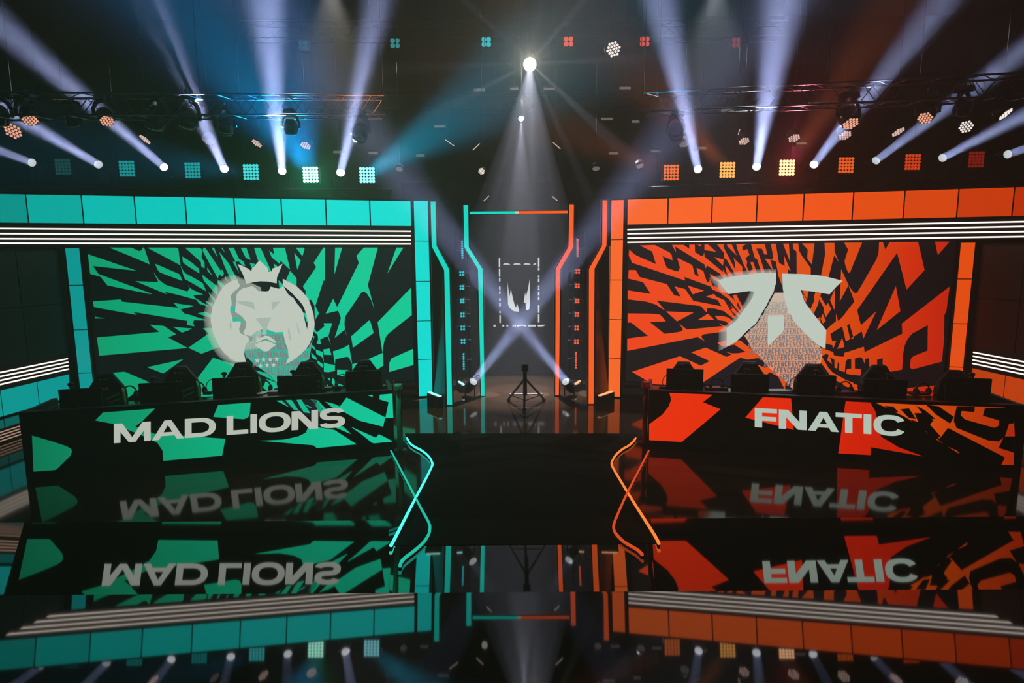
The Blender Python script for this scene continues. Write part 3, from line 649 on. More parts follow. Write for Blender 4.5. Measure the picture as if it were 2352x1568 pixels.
for side, xs, cx2, m_, nm in (('left', 1060, 1062, CELLT, 'turquoise'), ('right', 1326, 1324, CELLO, 'red'),):
    tx = at(xs, 700, YT + .12); root = thing('lighting_tower', 'black lighting tower behind the %s gateway fins' % side, 'tower', (tx.x, YT + .25, 0))
    hh = at(xs, 530, YT).z
    for a in (-.13, .13):
        for b in (0, .26): obj('tower_pole', MB().tube([(a, b - .0, 0), (a, b, hh)], .02), DARK, root)
    br_ = MB()
    for i in range(9): br_.tube([(-.13, 0, hh * i / 9), (.13, 0, hh * (i + 1) / 9)], .01, 0, 5).tube([(-.13, .26, hh * (i + 1) / 9), (.13, .26, hh * i / 9)], .01, 0, 5)
    obj('cross_brace', br_, DARK, root); obj('base_plate', MB().box((0, .13, .02), (.5, .5, .04)), BLK, root)
    ys = (628, 660, 691, 723, 753, 784) if side == 'left' else (623, 656, 691, 722, 753, 785)
    nth = ['topmost', 'second from top', 'third from top', 'fourth from top', 'fifth from top', 'lowest']
    for i, yy in enumerate(ys):
        xx = xs + (i * .7 if side == 'left' else 0) + (1 - i * .6 if side == 'right' else 0)
        blinder('small %s four-cell light, %s of the six on the %s gateway tower' % (nm, nth[i], side), xx, yy, 11.5, 12, 2, 2, YT, m_, 'four-cell lights on the %s gateway tower' % side, arm=.14)
    blinder('narrow upright strip of %s cells, upper one on the %s gateway tower' % (nm, side), (1061.5 if side == 'left' else 1327), (573 if side == 'left' else 569), 5, 42, 1, 8, YT, m_, None, arm=.14)
    blinder('narrow upright strip of %s cells, lower one on the %s gateway tower' % (nm, side), (1065 if side == 'left' else 1323), (830 if side == 'left' else 827), 5, 40, 1, 7, YT, m_, None, arm=.14)

# stage-floor light boxes at the feet of the outer fins
def floor_bar(label, pa, pb, pbot, col, Y):
    a, b = at(*pa, Y + .35), at(*pb, Y); base = onz(*pbot)
    c = (a + b) / 2; c.z = 0; root = thing('floor_light_bar', label, 'floor light', c)
    d = (b - a); d.z = 0; z = (a.z + b.z) / 2; n_ = Vector((-d.y, d.x, 0)).normalized() * .05
    A = Vector((a.x, a.y, z)) - c; B = Vector((b.x, b.y, z)) - c
    obj('housing', MB().prism([A - n_ - Vector((0, 0, .02)), B - n_ - Vector((0, 0, .02)), B + n_ - Vector((0, 0, .02)), A + n_ - Vector((0, 0, .02))], (0, 0, 0), (0, 0, -(z - .02))), BLK, root)
    obj('glowing_strip', MB().prism([A - n_ * .45, B - n_ * .45, B + n_ * .45, A + n_ * .45], (0, 0, 0), (0, 0, -.02)), col, root)
LT2, LO2 = lit('strip_teal_white', (170, 255, 235), 1.3), lit('strip_orange_white', (255, 175, 120), 1.3)
floor_bar('black floor box with a pale turquoise light strip beside the left outer fin', (986, 894), (1012, 914), (1015, 935), LT2, 10.0)
floor_bar('black floor box with a pale orange light strip beside the right outer fin', (1406, 893), (1376, 911), (1378, 933), LO2, 10.0)
floor_bar('tiny turquoise floor light behind the left gateway fins', (1054, 876), (1066, 881), (1060, 890), LT2, 11.2)
floor_bar('tiny orange floor light behind the right gateway fins', (1332, 874), (1321, 880), (1330, 890), LO2, 11.2)

# tripod in the middle
tb = onz(1206, 940); root = thing('camera_tripod', 'black camera tripod standing empty in the middle gateway', 'tripod', (tb.x, tb.y, 0)); L = root.location
zt2 = at(1206, 836, tb.y).z
obj('centre_column', MB().tube([(0, 0, .25), (0, 0, zt2)], .035).tube([(0, 0, zt2 - .12), (0, 0, zt2)], .06), BLK, root)
for fx, fy_ in ((1168, 922), (1249, 922), (1204, 944)):
    f = onz(fx, fy_) - L
    lg = obj('leg', MB().tube([(0, 0, zt2 - .25), (f.x, f.y, .05)], [.022, .018]), BLK, root)
    obj('caster', MB().ball((f.x, f.y, .035), .035, 0, 8, 6), BLK, lg)
sp = MB(); ft = [onz(*q) - L for q in ((1170, 920), (1247, 920), (1204, 941))]
for i in range(3): sp.tube([Vector((0, 0, .16)), Vector((ft[i].x, ft[i].y, .12))], .012)
sp.tube([Vector((ft[0].x, ft[0].y, .12)), Vector((ft[1].x, ft[1].y, .12))], .012)
obj('spreader', sp, BLK, root)

# ================================================================ side wings
def wing(side, pl, t0, t1, pan, seam, low, tub2, mt, cols, name):
    pass
def wingplane(pw, x1, y1, x0, y0):
    # pw: pixel point on the team wall, then the same height nearer the camera
    wl = WL if pw == 'L' else WR
    a = onp(x1, y1, wl[0], wl[1], .1); b = onz(x0, y0, a.z); return ((b.x, b.y), (a.x, a.y)), a.z
WGL, _z = wingplane('L', 157, 823, 0, 855); WGR, _z2 = wingplane('R', 2234, 808.3, 2352, 830.4)
def wingbuild(nm, pl, xin, tubes, top, bot, seamx, low, col, cold, side):
    # extend towards the camera beyond the frame
    a = Vector((*pl[0], 0)); b = Vector((*pl[1], 0)); d = (a - b).normalized(); far = b + d * 3.2
    n = Vector((d.y, -d.x, 0)); n = n if n.dot(-b) > 0 else -n
    def pt(u, z, off): q = b + d * u + n * off; return Vector((q.x, q.y, z))
    def Z(x, y): return onp(x, y, pl[0], pl[1], 0).z
    zt, zb2 = Z(*top), Z(*bot); zl = Z(*low)
    s = MB(); s.prism([pt(-.05, 0, -.03), pt(3.2, 0, -.03), pt(3.2, uv_of(WL, 945, 567)[1] - .05, -.03), pt(-.05, uv_of(WL, 945, 567)[1] - .05, -.03)], n * 0, n * -.12)
    struct('wall_wing_' + side, s, BLKM)
    # dark tiles above
    ztop = uv_of(WL, 945, 567)[1] - .08; zs = Z(*seamx[0]); zt0 = Z(*tubes[0]) + .08
    c = pt(0, 0, 0); root = thing('dark_display', 'unlit black display tiles above the white tubes on the %s side wall' % side, 'screen', c)
    k = 0
    for (z0, z1) in ((zt0, zs), (zs, ztop)):
        for i in range(4):
            u0 = .02 + i * .72
            t = MB().prism([pt(u0 + .008, z0 + .008, -.01) - c, pt(u0 + .712, z0 + .008, -.01) - c, pt(u0 + .712, z1 - .008, -.01) - c, pt(u0 + .008, z1 - .008, -.01) - c], n * 0, n * -.015)
            obj('display_tile', t, mat('unlit_tile', (9, 10, 11), .6, bscale=400, bump=.2), root)
    g = 'white light tubes on the %s side wall' % side
    for i, q in enumerate(tubes):
        z = Z(*q); A, B = pt(.03, z, .01), pt(3.2, z, .01); m = (A + B) / 2
        r = thing('led_tube', '%s of the upper four white tubes on the %s side wall' % (NTH[i], side), 'light tube', m, 0, g)
        obj('tube', MB().tube([A - m, B - m], .011, 0, 8), WHT, r, True); obj('tube_channel', MB().tube([A - m - n * .014, B - m - n * .014], .013, 0, 4), BLK, r)
    def boxrow(lbl, z0, z1, colr, cat='light box'):
        r = thing('wall_light_box', lbl, cat, c)
        f = MB().prism([pt(.0, z0, -.01) - c, pt(3.2, z0, -.01) - c, pt(3.2, z1, -.01) - c, pt(.0, z1, -.01) - c], n * 0, n * -.02); obj('frame', f, BLK, r)
        for i in range(5):
            u0 = .03 + i * .62; t = MB().prism([pt(u0, z0 + .01, 0) - c, pt(u0 + .60, z0 + .01, 0) - c, pt(u0 + .60, z1 - .01, 0) - c, pt(u0, z1 - .01, 0) - c], n * 0, n * -.008); obj('light_panel', t, colr, r)
    cn = 'turquoise' if side == 'left' else 'orange'
    boxrow('%s backlit panels low on the %s side wall, under the white tubes' % (cn, side), zb2, zt, col)
    boxrow('dimmer %s backlit panels at the foot of the %s side wall' % (cn, side), max(zl, .2), zb2 - .03, cold)
    for i in range(4):
        z = max(zl, .2) - .035 - i * .042; A, B = pt(.03, z, .01), pt(3.2, z, .01); m = (A + B) / 2
        r = thing('led_tube', '%s of the white tubes at the foot of the %s side wall' % (NTH[i], side), 'light tube', m, 0, 'white tubes at the foot of the %s side wall' % side)
        obj('tube', MB().tube([A - m, B - m], .009, 0, 8), lit('white_tube_dim', (190, 150, 130), .8), r, True)
wingbuild('L', WGL, 157, [(157, 823), (157, 831), (157, 839), (157, 847)], (161, 857.5), (0, 959), [(0, 709)], (0, 1024), TEALS[9], lit('teal_dim', (0, 92, 88)), 'left')
wingbuild('R', WGR, 2234, [(2234, 808.3), (2234, 817), (2234, 826), (2233, 834)], (2228, 843), (2352, 930), [(2352, 692)], (2352, 992), lit('orange_dim', (190, 62, 8)), lit('orange_dimmer', (120, 36, 6)), 'right')

# ================================================================ the two team desks
def desk(side, pl, xa, xb, ytop, ybot, label, art, mats_, text):
    ua, za = uv_of(pl, xa[0], xa[1]); ub, zb = uv_of(pl, xb[0], xb[1])
    u0, u1 = min(ua, ub), max(ua, ub); zt = uv_of(pl, *ytop)[1]
    c = wp(pl, (u0 + u1) / 2, 0); root = thing('gaming_desk', label, 'desk', c)
    def loc(mb): mb.v = [tuple(Vector(p) - c) for p in mb.v]; return mb
    ln = (u1 - u0)
    obj('front_panel', loc(wbox(MB(), pl, u0, u1, 0.0, zt, -.006, -.07)), BLKM, root)
    obj('tabletop', loc(wbox(MB(), pl, u0, u1, .68, .71, -.07, -.82)), GLOSS, root)
    for a in (u0, u1 - .05): obj('end_panel', loc(wbox(MB(), pl, a, a + .05, 0, zt, -.0701, -.82)), BLK, root)
    obj('cable_tray', loc(wbox(MB(), pl, u0 + .1, u1 - .1, .5, .56, -.6, -.8)), BLK, root)
    obj('top_rail', loc(wbox(MB(), pl, u0, u1, zt, zt + .012, 0, -.08)), BLK, root)
    P = Pic(pl, -.004)
    for c_, s_, mi, lay in art: P.add(px(c_, s_), mi, lay)
    for t in text: P.text(*t)
    P.finish('front_display', mats_, root)
    return root, u0, u1, zt
DGR = screen_mat('desk_green', [(0, (4, 116, 82)), (.3, (6, 156, 110)), (.6, (6, 182, 134)), (1, (10, 204, 158))], 0, -2.1, 2.1)
DW = lit('desk_letter_white', (186, 192, 180)); DNV = lit('desk_navy', (24, 24, 34))
tl = lambda x: 800 + (425 + (x * 2.45 - 640) * -.0702) / 2.45
bl_ = lambda x: 800 + (533 + (x * 2.45 - 643) * -.0725) / 2.45
bx = [(640, 848), (855, 1035), (1040, 1215), (1275, 1397), (1409, 1447), (1456, 1636), (1641, 1790), (1797, 1942)]
bx = [(a / 2.45, b / 2.45) for a, b in bx]
artL = [('P', s_, 0, 1) for s_ in (
 '180,490 300,525 375,550 400,565 405,580 395,605 315,683 188,693', '535,405 580,360 872,338 800,410 760,440 870,480 1268,508 1250,603 920,632 915,575 885,530 800,490 640,425',
 '1228,318 1410,305 1405,370 1395,390 1370,398 1200,385', '1980,440 2100,515 2135,485 2205,525 2095,532')]
artL += [('S', s_, 0, 1) for s_ in ('640,996 900,985 1060,950 1140,910 1165,850 1120,770 1200,800 1260,850 1450,880 1690,1035 1260,1075 1220,1045',
 '1450,850 1540,840 1630,925 1580,905', '1580,530 2000,745 1975,845 1720,780 1560,690 1490,650', '1940,500 2075,488 2085,750 2000,750 2035,580 1935,550', '1810,508 1860,500 1865,525',
 '1350,575 1450,600 1560,650 1500,660 1430,640', '1190,545 1270,560 1400,700 1290,700 1240,610', '1625,845 1900,965 1930,925 2080,1003 1880,1025')]
artL += [('S', '820,565 1100,550 1250,548 1320,650 1360,740 1230,760 1000,660', 5, 1)] + [('S', s_, 0, 2) for s_ in ('820,565 880,560 960,635', '920,558 985,556 1060,665 1010,660', '1040,556 1090,552 1190,700 1120,690 1085,640', '1120,600 1160,615 1210,640 1180,640')]
rt_, du0, du1, dzt = desk('left', DL, (60, 1098), (906, 1030), (905, 897), (905, 1030), 'long black desk with a MAD LIONS front display, in front of the left screen', artL,
     [DGR, BLK, DW, DW, DW, DNV], [('MADLIONS', bx, tl, bl_, 2, 4, .22, 15.5)])
DRD = screen_mat('desk_red', [(0, (236, 50, 6)), (.4, (230, 40, 2)), (.62, (206, 30, 2)), (1, (150, 16, 2))], 0, -2.2, 2.2)
DOR = screen_mat('desk_orange', [(0, (225, 80, 10)), (.5, (214, 74, 4)), (1, (160, 26, 2))], 0, -.1, 2.2)
DW2 = lit('desk_letter_cool', (180, 196, 182)); DBK = mat('display_black', (6, 6, 9), .5)
k = 2.4706
tr = lambda x: 800 + (338 + ((x - 1400) * k - 828) * .0560) / k
br2 = lambda x: 800 + (446 + ((x - 1400) * k - 823) * .0606) / k
bx2 = [(1400 + a / k, 1400 + b / k) for a, b in ((824, 950), (961, 1120), (1126, 1302), (1283, 1432), (1442, 1486), (1498, 1683))]
artR = [('Q', s_, 0, 1) for s_ in ('340,252 585,262 530,305 630,345 410,530 225,520 225,430 300,375 335,330 350,290', '870,277 1030,283 1045,462 960,440 770,392',
 '1340,300 1480,307 1510,360 1540,500 1640,560 1780,612 1485,560 1480,605 1298,595')]
artR += [('Q', '1510,308 1600,312 1720,318 2240,335 2290,345 2300,495 2292,662 2220,660 2140,655 1990,600 1860,520 1740,430 1680,390 1600,350', 5, 1)]
artR += [('R', s_, 1, 2) for s_ in ('405,795 575,800 570,850 450,840 440,880 480,920 760,1000 800,980 805,930 650,885 670,810 905,810 930,880 900,960 860,1080 800,1130 700,1120 400,1000 375,940 380,880',
 '110,780 230,795 375,895 340,960 200,870', '320,1000 860,1280 820,1360 700,1350 300,1170 180,1080 240,1100 280,1050', '850,1080 960,1080 960,1240 800,1190', '905,795 960,790 940,960 895,960',
 '0,860 90,860 150,900 180,930 150,970 250,1080 200,1110 60,990', '400,1210 700,1310 690,1360 500,1340')]
artR += [('Q', s_, 1, 2) for s_ in ('1560,325 1610,330 1640,360 1600,360', '1650,345 1700,340 1740,400 1700,395', '1700,400 1760,420 1800,480 1760,450', '1740,325 1790,350 1850,400 1800,400')]
rt2_, eu0, eu1, ezt = desk('right', DR, (1487, 1030), (2345, 1085), (1488, 897), (1488, 1030), 'long black desk with a FNATIC front display, in front of the right screen', artR,
     [DRD, DBK, DW2, DW2, DW2, DOR], [('FNATIC', bx2, tr, br2, 2, 4, .22, 17)])

# ================================================================ chairs
def chair_parts(root, accent):
    def bx_(name, mb, m, smooth=False, bev=.012, par=None): return obj(name, mb, m, par or root, smooth, bev)
    back = [(-.085, 1.10), (-.105, 1.06), (-.20, .92), (-.225, .86), (-.235, .78), (-.225, .66), (-.205, .45), (-.20, .30), (.20, .30), (.205, .45), (.225, .66), (.235, .78), (.225, .86), (.20, .92), (.105, 1.06), (.085, 1.10)]
    bx_('backrest', MB().prism([(x, -.03, z) for x, z in back], (0, 0, 0), (0, .09, 0)), FAB, bev=.02)
    ac = MAT_AC[accent]
    for s in (-1, 1):
        w_ = MB().prism([(s * .195, -.05, .90), (s * .222, -.09, .84), (s * .230, -.09, .70), (s * .205, -.08, .45), (s * .185, -.04, .34), (s * .175, -.032, .45), (s * .185, -.032, .70)], (0, 0, 0), (s * .012, .05, 0))
        bx_('side_bolster', w_, ac if s > 0 else FAB, bev=.006)
    pil = bx_('headrest', MB().prism([(x * .82, -.052, z) for x, z in [(-.085, 1.08), (-.125, .98), (-.12, .93), (.12, .93), (.125, .98), (.085, 1.08)]], (0, 0, 0), (0, .03, 0)), FAB, bev=.01)
    # small maker's mark: a shield and a short line
    mk = MB().prism([(-.055, -.055, 1.036), (-.03, -.055, 1.036), (-.036, -.055, 1.018), (-.0425, -.055, 1.008), (-.049, -.055, 1.018)], (0, 0, 0), (0, .003, 0))
    mk.box((.012, -.0545, 1.024), (.07, .003, .007)); mk.box((.034, -.0545, 1.012), (.03, .003, .005))
    obj('maker_mark', mk, MAT_MK[accent], pil)
    cr_ = MB()
    for pts in ([(-.04, .965), (-.034, .935), (-.024, .915), (-.012, .912), (-.017, .93), (-.022, .945), (-.028, .93)], [(-.010, .912), (.0, .912), (.0, .925), (-.006, .932)], [(.004, .912), (.03, .912), (.032, .972), (.022, .93), (.017, .945), (.011, .925)]):
        cr_.prism([(x, -.054, z - .03) for x, z in pts], (0, 0, 0), (0, .003, 0))
    obj('crown_mark', cr_, MAT_CR[accent], root)
    bx_('seat', MB().box((0, -.20, .46), (.46, .48, .10)), FAB, bev=.025)
    sl = MB()
    for i in range(3):
        z = .60 + i * .075
        sl.prism([(-.05 + i * .02, -.036, z - .02), (.165, -.036, z + .055), (.165, -.036, z + .085), (-.05 + i * .02, -.036, z + .005)], (0, 0, 0), (0, .008, 0))
    obj('slash_stripes', sl, ac, root)
    for s in (-1, 1):
        bx_('armrest', MB().box((s * .30, -.18, .66), (.08, .26, .03)).box((s * .30, -.16, .56), (.035, .05, .18)).box((s * .27, -.16, .465), (.1, .05, .03)), BLK)
    obj('gas_lift', MB().tube([(0, -.18, .10), (0, -.18, .41)], [.03, .022]), DARK, root)
    bs = MB(); cs = []
    for i in range(5):
        a = math.radians(90 + 72 * i); e = (math.cos(a) * .30, -.18 + math.sin(a) * .30)
        lg = obj('base_leg', MB().tube([(0, -.18, .11), (e[0], e[1], .075)], [.03, .02], 0, 6), DARK, root)
        obj('caster', MB().ball((e[0], e[1], .03), .03, 0, 8, 6), BLK, lg)
MAT_AC = {'g': mat('accent_green', (20, 190, 90), .5), 'o': mat('accent_black', (22, 18, 17), .5)}
MAT_MK = {'g': quiet(lit('mark_green', (30, 96, 62))), 'o': mat('mark_red', (150, 30, 18), .5)}
MAT_MK['g'] = mat('mark_green_thread', (60, 200, 130), .5)
MAT_CR = {'g': mat('mark_cream', (225, 190, 150), .5), 'o': mat('mark_grey', (150, 150, 150), .5)}
def angle_of(pl):
    d = Vector((pl[1][0] - pl[0][0], pl[1][1] - pl[0][1])); return math.atan2(d.y, d.x)
def chairs(pl, tops, accent, group, labels, off=.95):
    first = None
    for (cx, cyy), lb in zip(tops, labels):
        p = onp(cx, cyy, pl[0], pl[1], -off); s = p.z / 1.10
        if first is None:
            first = thing('gaming_chair', lb, 'chair', (p.x, p.y, 0), angle_of(pl), group); chair_parts(first, accent); c = first
        else:
            c = clone(first); c['label'] = lb
        c.location = (p.x, p.y, 0); c.rotation_euler = (0, 0, angle_of(pl)); c.scale = (s, s, s)
chairs(DL, [(241, 857), (412, 841), (556, 832), (704.5, 830), (837, 827)], 'g', 'gaming chairs behind the left desk',
       ['black gaming chair with green bolster, leftmost behind the MAD LIONS desk', 'black gaming chair with green bolster, second from left behind the MAD LIONS desk', 'black gaming chair with green bolster, middle one behind the MAD LIONS desk',
        'black gaming chair with green bolster, second from right behind the MAD LIONS desk', 'black gaming chair rightmost behind the MAD LIONS desk, nearest the gateway'])
chairs(DR, [(1570.5, 830), (1722.5, 830), (1867, 835.7), (2020, 838), (2194.5, 850)], 'o', 'gaming chairs behind the right desk',
       ['black gaming chair with red mark, leftmost behind the FNATIC desk', 'black gaming chair with red mark, second from left behind the FNATIC desk', 'black gaming chair with red mark, middle one behind the FNATIC desk',
        'black gaming chair with red mark, second from right behind the FNATIC desk', 'black gaming chair with red mark, rightmost behind the FNATIC desk'])

# ================================================================ monitors with webcams, microphones and the like
def monitor_parts(root):
    obj('display_body', MB().box((0, 0, .205), (.54, .035, .31)), BLKM, root, bevel=.006)
    obj('rear_hump', MB().box((0, -.03, .22), (.26, .03, .16), taper=.9), BLK, root, bevel=.006)
    obj('stand_neck', MB().box((0, -.045, .10), (.05, .03, .20)), BLK, root)
    obj('stand_foot', MB().prism([(-.11, -.12, .0), (.11, -.12, .0), (.14, .10, .0), (-.14, .10, .0)], (0, 0, 0), (0, 0, .015)), BLK, root)
    obj('power_light', MB().ball((-.05, -.048, .30), .005, 0, 6, 4), mat('tiny_logo', (170, 170, 175), .4), root)
def monitors(pl, tops, group, labels, off):
    first = None; out = []
    for (xa, xb, yt_), lb in zip(tops, labels):
        A = onp(xa, yt_, pl[0], pl[1], off); B = onp(xb, yt_, pl[0], pl[1], off); p = (A + B) / 2
        s = (B - A).length / .54
        if first is None: first = thing('monitor', lb, 'monitor', (p.x, p.y, .71), angle_of(pl), group); monitor_parts(first); c = first
        else: c = clone(first); c['label'] = lb
        c.location = (p.x, p.y, .71); c.rotation_euler = (0, 0, angle_of(pl)); c.scale = (s, 1, (p.z - .71) / .36)
        out.append((p, c, lb))
    return out
mlab = lambda d: ['black monitor seen from behind, %s on the %s desk' % (w_, d) for w_ in ('leftmost', 'second from left', 'middle one', 'second from right', 'rightmost')]
mL_ = monitors(DL, [(134, 232, 892), (318, 417, 878), (486, 587, 866), (636, 727, 862), (793, 876, 851)], 'monitors on the left desk', mlab('MAD LIONS'), -.30)
mR_ = monitors(DR, [(1531, 1616, 847), (1680, 1767, 859), (1831, 1921, 861), (1984, 2085, 871), (2173, 2278, 868)], 'monitors on the right desk', mlab('FNATIC'), -.30)
fw_ = None
def webcam(px_, label, pl, off, group):
    global fw_
    p = onp(px_[0], px_[1], pl[0], pl[1], off)
    if fw_ is None:
        fw_ = thing('webcam', label, 'camera', p, 0, group); c = fw_
        obj('camera_body', MB().ball((0, 0, .03), .03, 0, 10, 8, (1.3, .9, .8)), GLOSS, fw_, True)
        obj('clip', MB().box((0, .0, .0), (.03, .05, .03)), BLK, fw_); obj('cable', MB().tube([(0, -.02, .01), (.01, -.05, -.06), (.0, -.05, -.14)], .004, 0, 5), BLK, fw_)
    else: c = clone(fw_); c['label'] = label; c['group'] = group
    c.location = p; c.rotation_euler = (0, 0, angle_of(pl)); return c
wd = ('leftmost', 'second', 'middle', 'fourth', 'rightmost')
for i, q in enumerate([(163, 889), (352, 875), (515, 864), (673, 859), (830, 849)]): webcam((q[0], q[1] - 1), 'small black webcam on top of the %s MAD LIONS desk monitor' % wd[i], DL, -.30, 'webcams on the left monitors')
for i, q in enumerate([(1563, 845), (1715, 856), (1875, 859), (2040, 868), (2232, 866)]): webcam((q[0], q[1] - 1), 'small black webcam on top of the %s FNATIC desk monitor' % wd[i], DR, -.30, 'webcams on the right monitors')

def on_desk(x, y, z=.71): return onz(x, y, z)
fm_ = None
def mic(x, y, label, group, flip=1):
    global fm_
    p = on_desk(x, y)
    if fm_ is None:
        fm_ = thing('desk_microphone', label, 'microphone', p, 0, group); c = fm_
        obj('microphone_base', MB().box((0, 0, .02), (.12, .08, .04), taper=.8), BLK, fm_, bevel=.005)
        obj('gooseneck', MB().tube([(0, 0, .03), (-.02, 0, .10), (.0, 0, .17), (.05, 0, .21), (.09, 0, .21)], .005, 0, 6), BLK, fm_)
        obj('microphone_head', MB().tube([(.085, 0, .21), (.125, 0, .20)], .011, 0, 8), BLK, fm_)
    else: c = clone(fm_); c['label'] = label; c['group'] = group
    c.location = p; c.scale = (flip, 1, 1)
for i, (x, y) in enumerate([(478, 905), (640, 897), (775, 892)]): mic(x, y, 'black gooseneck microphone left of the %s monitor on the MAD LIONS desk' % ('middle', 'fourth', 'rightmost')[i], 'microphones on the left desk')
for i, (x, y) in enumerate([(1524, 893), (1662, 896), (1815, 900), (1972, 903), (2158, 908)]): mic(x, y, 'black gooseneck microphone left of the %s monitor on the FNATIC desk' % wd[i], 'microphones on the right desk')
fh_ = None
def headset(x, y, label, group):
    global fh_
    p = on_desk(x, y)
    if fh_ is None:
        fh_ = thing('headset', label, 'headset', p, 0, group); c = fh_
        for s in (-1, 1): obj('ear_cup', MB().tube([(s * .07, 0, .045), (s * .10, 0, .045)], .045, 0, 10), BLK, fh_)
        obj('headband', MB().tube([(math.cos(t) * .095, 0, .05 + math.sin(t) * .11) for t in [math.pi * i / 10 for i in range(11)]], .01, 0, 6), BLK, fh_)
    else: c = clone(fh_); c['label'] = label; c['group'] = group
    c.location = p
for i, (x, y) in enumerate([(300, 912), (456, 902), (608, 898), (760, 890)]): headset(x, y, 'black headset left of the %s monitor on the MAD LIONS desk' % ('second', 'middle', 'fourth', 'rightmost')[i], 'headsets on the left desk')
for i, (x, y) in enumerate([(1645, 893), (1940, 902), (2118, 906)]): headset(x, y, 'black headset right of the %s monitor on the FNATIC desk' % ('leftmost', 'middle', 'fourth')[i], 'headsets on the right desk')
def sheet(x0, x1, y, label, rgb, h=.012, d=.16, cat='paper', name='paper_sheet'):
    a, b = on_desk(x0, y), on_desk(x1, y); c = (a + b) / 2
    tag(obj(name, MB().box((0, 0, h / 2), ((b - a).length, d, h)), mat('sheet_%d_%d_%d' % rgb, rgb, .6)), label, cat).location = c
sheet(592, 612, 903, 'small white paper on the MAD LIONS desk beside the middle monitor', (190, 190, 185))
sheet(619, 640, 902, 'pale grey keyboard on the MAD LIONS desk left of the fourth monitor', (150, 152, 152), .03, .15, 'keyboard', 'keyboard')
sheet(740, 762, 893, 'dark keyboard on the MAD LIONS desk right of the fourth monitor', (60, 110, 95), .03, .14, 'keyboard', 'keyboard')
sheet(880, 900, 888, 'keyboard at the gateway end of the MAD LIONS desk', (50, 150, 120), .03, .14, 'keyboard', 'keyboard')
sheet(1763, 1815, 900, 'pale keyboard on the FNATIC desk left of the middle monitor', (175, 178, 172), .03, .15, 'keyboard', 'keyboard')
sheet(1622, 1655, 893, 'dark orange-lit keyboard on the FNATIC desk right of the leftmost monitor', (120, 60, 40), .03, .14, 'keyboard', 'keyboard')
sheet(1925, 1962, 903, 'dark keyboard on the FNATIC desk right of the middle monitor', (90, 35, 25), .03, .14, 'keyboard', 'keyboard')
sheet(2090, 2128, 906, 'dark keyboard on the FNATIC desk left of the rightmost monitor', (80, 22, 14), .03, .14, 'keyboard', 'keyboard')

# robot cameras on poles at the inner ends of the desks
def pole_cam(pb, xt, ytc, ytop, label, col, Y=None):
    b = onz(*pb); root = thing('pole_camera', label, 'camera', (b.x, b.y, 0)); zc = at(xt, ytc, b.y).z; zt = at(xt, ytop, b.y).z
    obj('pole', MB().tube([(0, 0, .02), (0, 0, zc)], .033), col, root, True)
    obj('base_plate', MB().tube([(0, 0, 0), (0, 0, .025)], .09, 0, 14), BLK, root)
    h = obj('camera_head', MB().box((0, 0, (zc + zt) / 2), (.10, .12, zt - zc)).tube([(0, -.06, (zc + zt) / 2), (0, -.11, (zc + zt) / 2)], .035, 0, 12), col, root, bevel=.01)
    obj('antenna', MB().tube([(-.05, 0, zt - .02), (-.055, 0, zt + .05)], .008, 0, 6), col, h)
    obj('pole_cable', MB().tube([(.036, -.02, .03), (.045, -.03, .3), (.036, -.035, .55), (.05, -.02, zc)], .006, 0, 5), BLK, root)
pole_cam((919, 1036), 912, 894, 882, 'turquoise-lit pole camera standing at the gateway end of the MAD LIONS desk', mat('pole_lit_green', (40, 170, 130), .4))  # coloured light on both poles is put into their paint colour
pole_cam((1480, 1018), 1486, 892, 876, 'red-lit pole camera standing at the gateway end of the FNATIC desk', mat('pole_lit_red', (190, 20, 14), .4))

# ================================================================ the lighting rig
def truss(label, a, b, size, bays, group=None, TRUSS=TRUSS):
    a, b = Vector(a), Vector(b); c = (a + b) / 2; root = thing('lighting_truss', label, 'truss', c, 0, group)
    d = (b - a).normalized(); s1 = Vector((-d.y, d.x, 0)).normalized() * size / 2; s2 = Vector((0, 0, size / 2))
    cor = [s1 + s2, s1 - s2, -s1 - s2, -s1 + s2]
    for q in cor: obj('chord', MB().tube([a - c + q, b - c + q], .015, 0, 7), TRUSS, root, True)
    br = MB()
    for i in range(bays):
        t0, t1 = i / bays, (i + 1) / bays; p0, p1 = a - c + (b - a) * t0, a - c + (b - a) * t1
        for k in range(4):
            u, v = cor[k], cor[(k + 1) % 4]
            if i % 2: u, v = v, u
            br.tube([p0 + u, p1 + v], .007, 0, 5, False)
    obj('lattice', br, TRUSS, root)
    for e in (0, .5, 1):
        q = a - c + (b - a) * e; obj('hanging_cable', MB().tube([q + s2, Vector((q.x, q.y, ZC - c.z))], .008, 0, 5), DARK, root)
    return root
TLa, TLb = at(-60, 244, 8.3), at(880, 246, 10.3); TRa, TRb = at(1480, 240, 10.3), at(2420, 196, 8.3)
truss('aluminium lighting truss above the left team wall, carrying moving heads', TLa, TLb, .30, 26, 'lighting trusses')
truss('aluminium lighting truss above the right team wall, carrying moving heads', TRa, TRb, .30, 26, 'lighting trusses')
truss('far lighting truss across the middle, deep behind the gateway', at(720, 236, 14.2), at(1700, 232, 14.2), .35, 26, 'lighting trusses', BLK)
truss('highest far lighting truss, carrying the four-cell lights', at(560, 74, 14.4), at(1800, 72, 14.4), .35, 30, 'lighting trusses', BLK)
def bar(label, a, b, r=.025):
    a, b = Vector(a), Vector(b); c = (a + b) / 2; root = thing('lighting_bar', label, 'pipe', c)
    obj('pipe', MB().tube([a - c, b - c], r, 0, 8), DARK, root, True)
    for e in (0.02, .35, .65, .98):
        q = a - c + (b - a) * e; obj('drop_cable', MB().tube([q, Vector((q.x, q.y, ZC - c.z))], .005, 0, 5), DARK, root)
YH = 11.4
bar('black pipe behind the turquoise header holding the beam lights', at(-60, 432, YH + .12), at(900, 436, YH + .12))
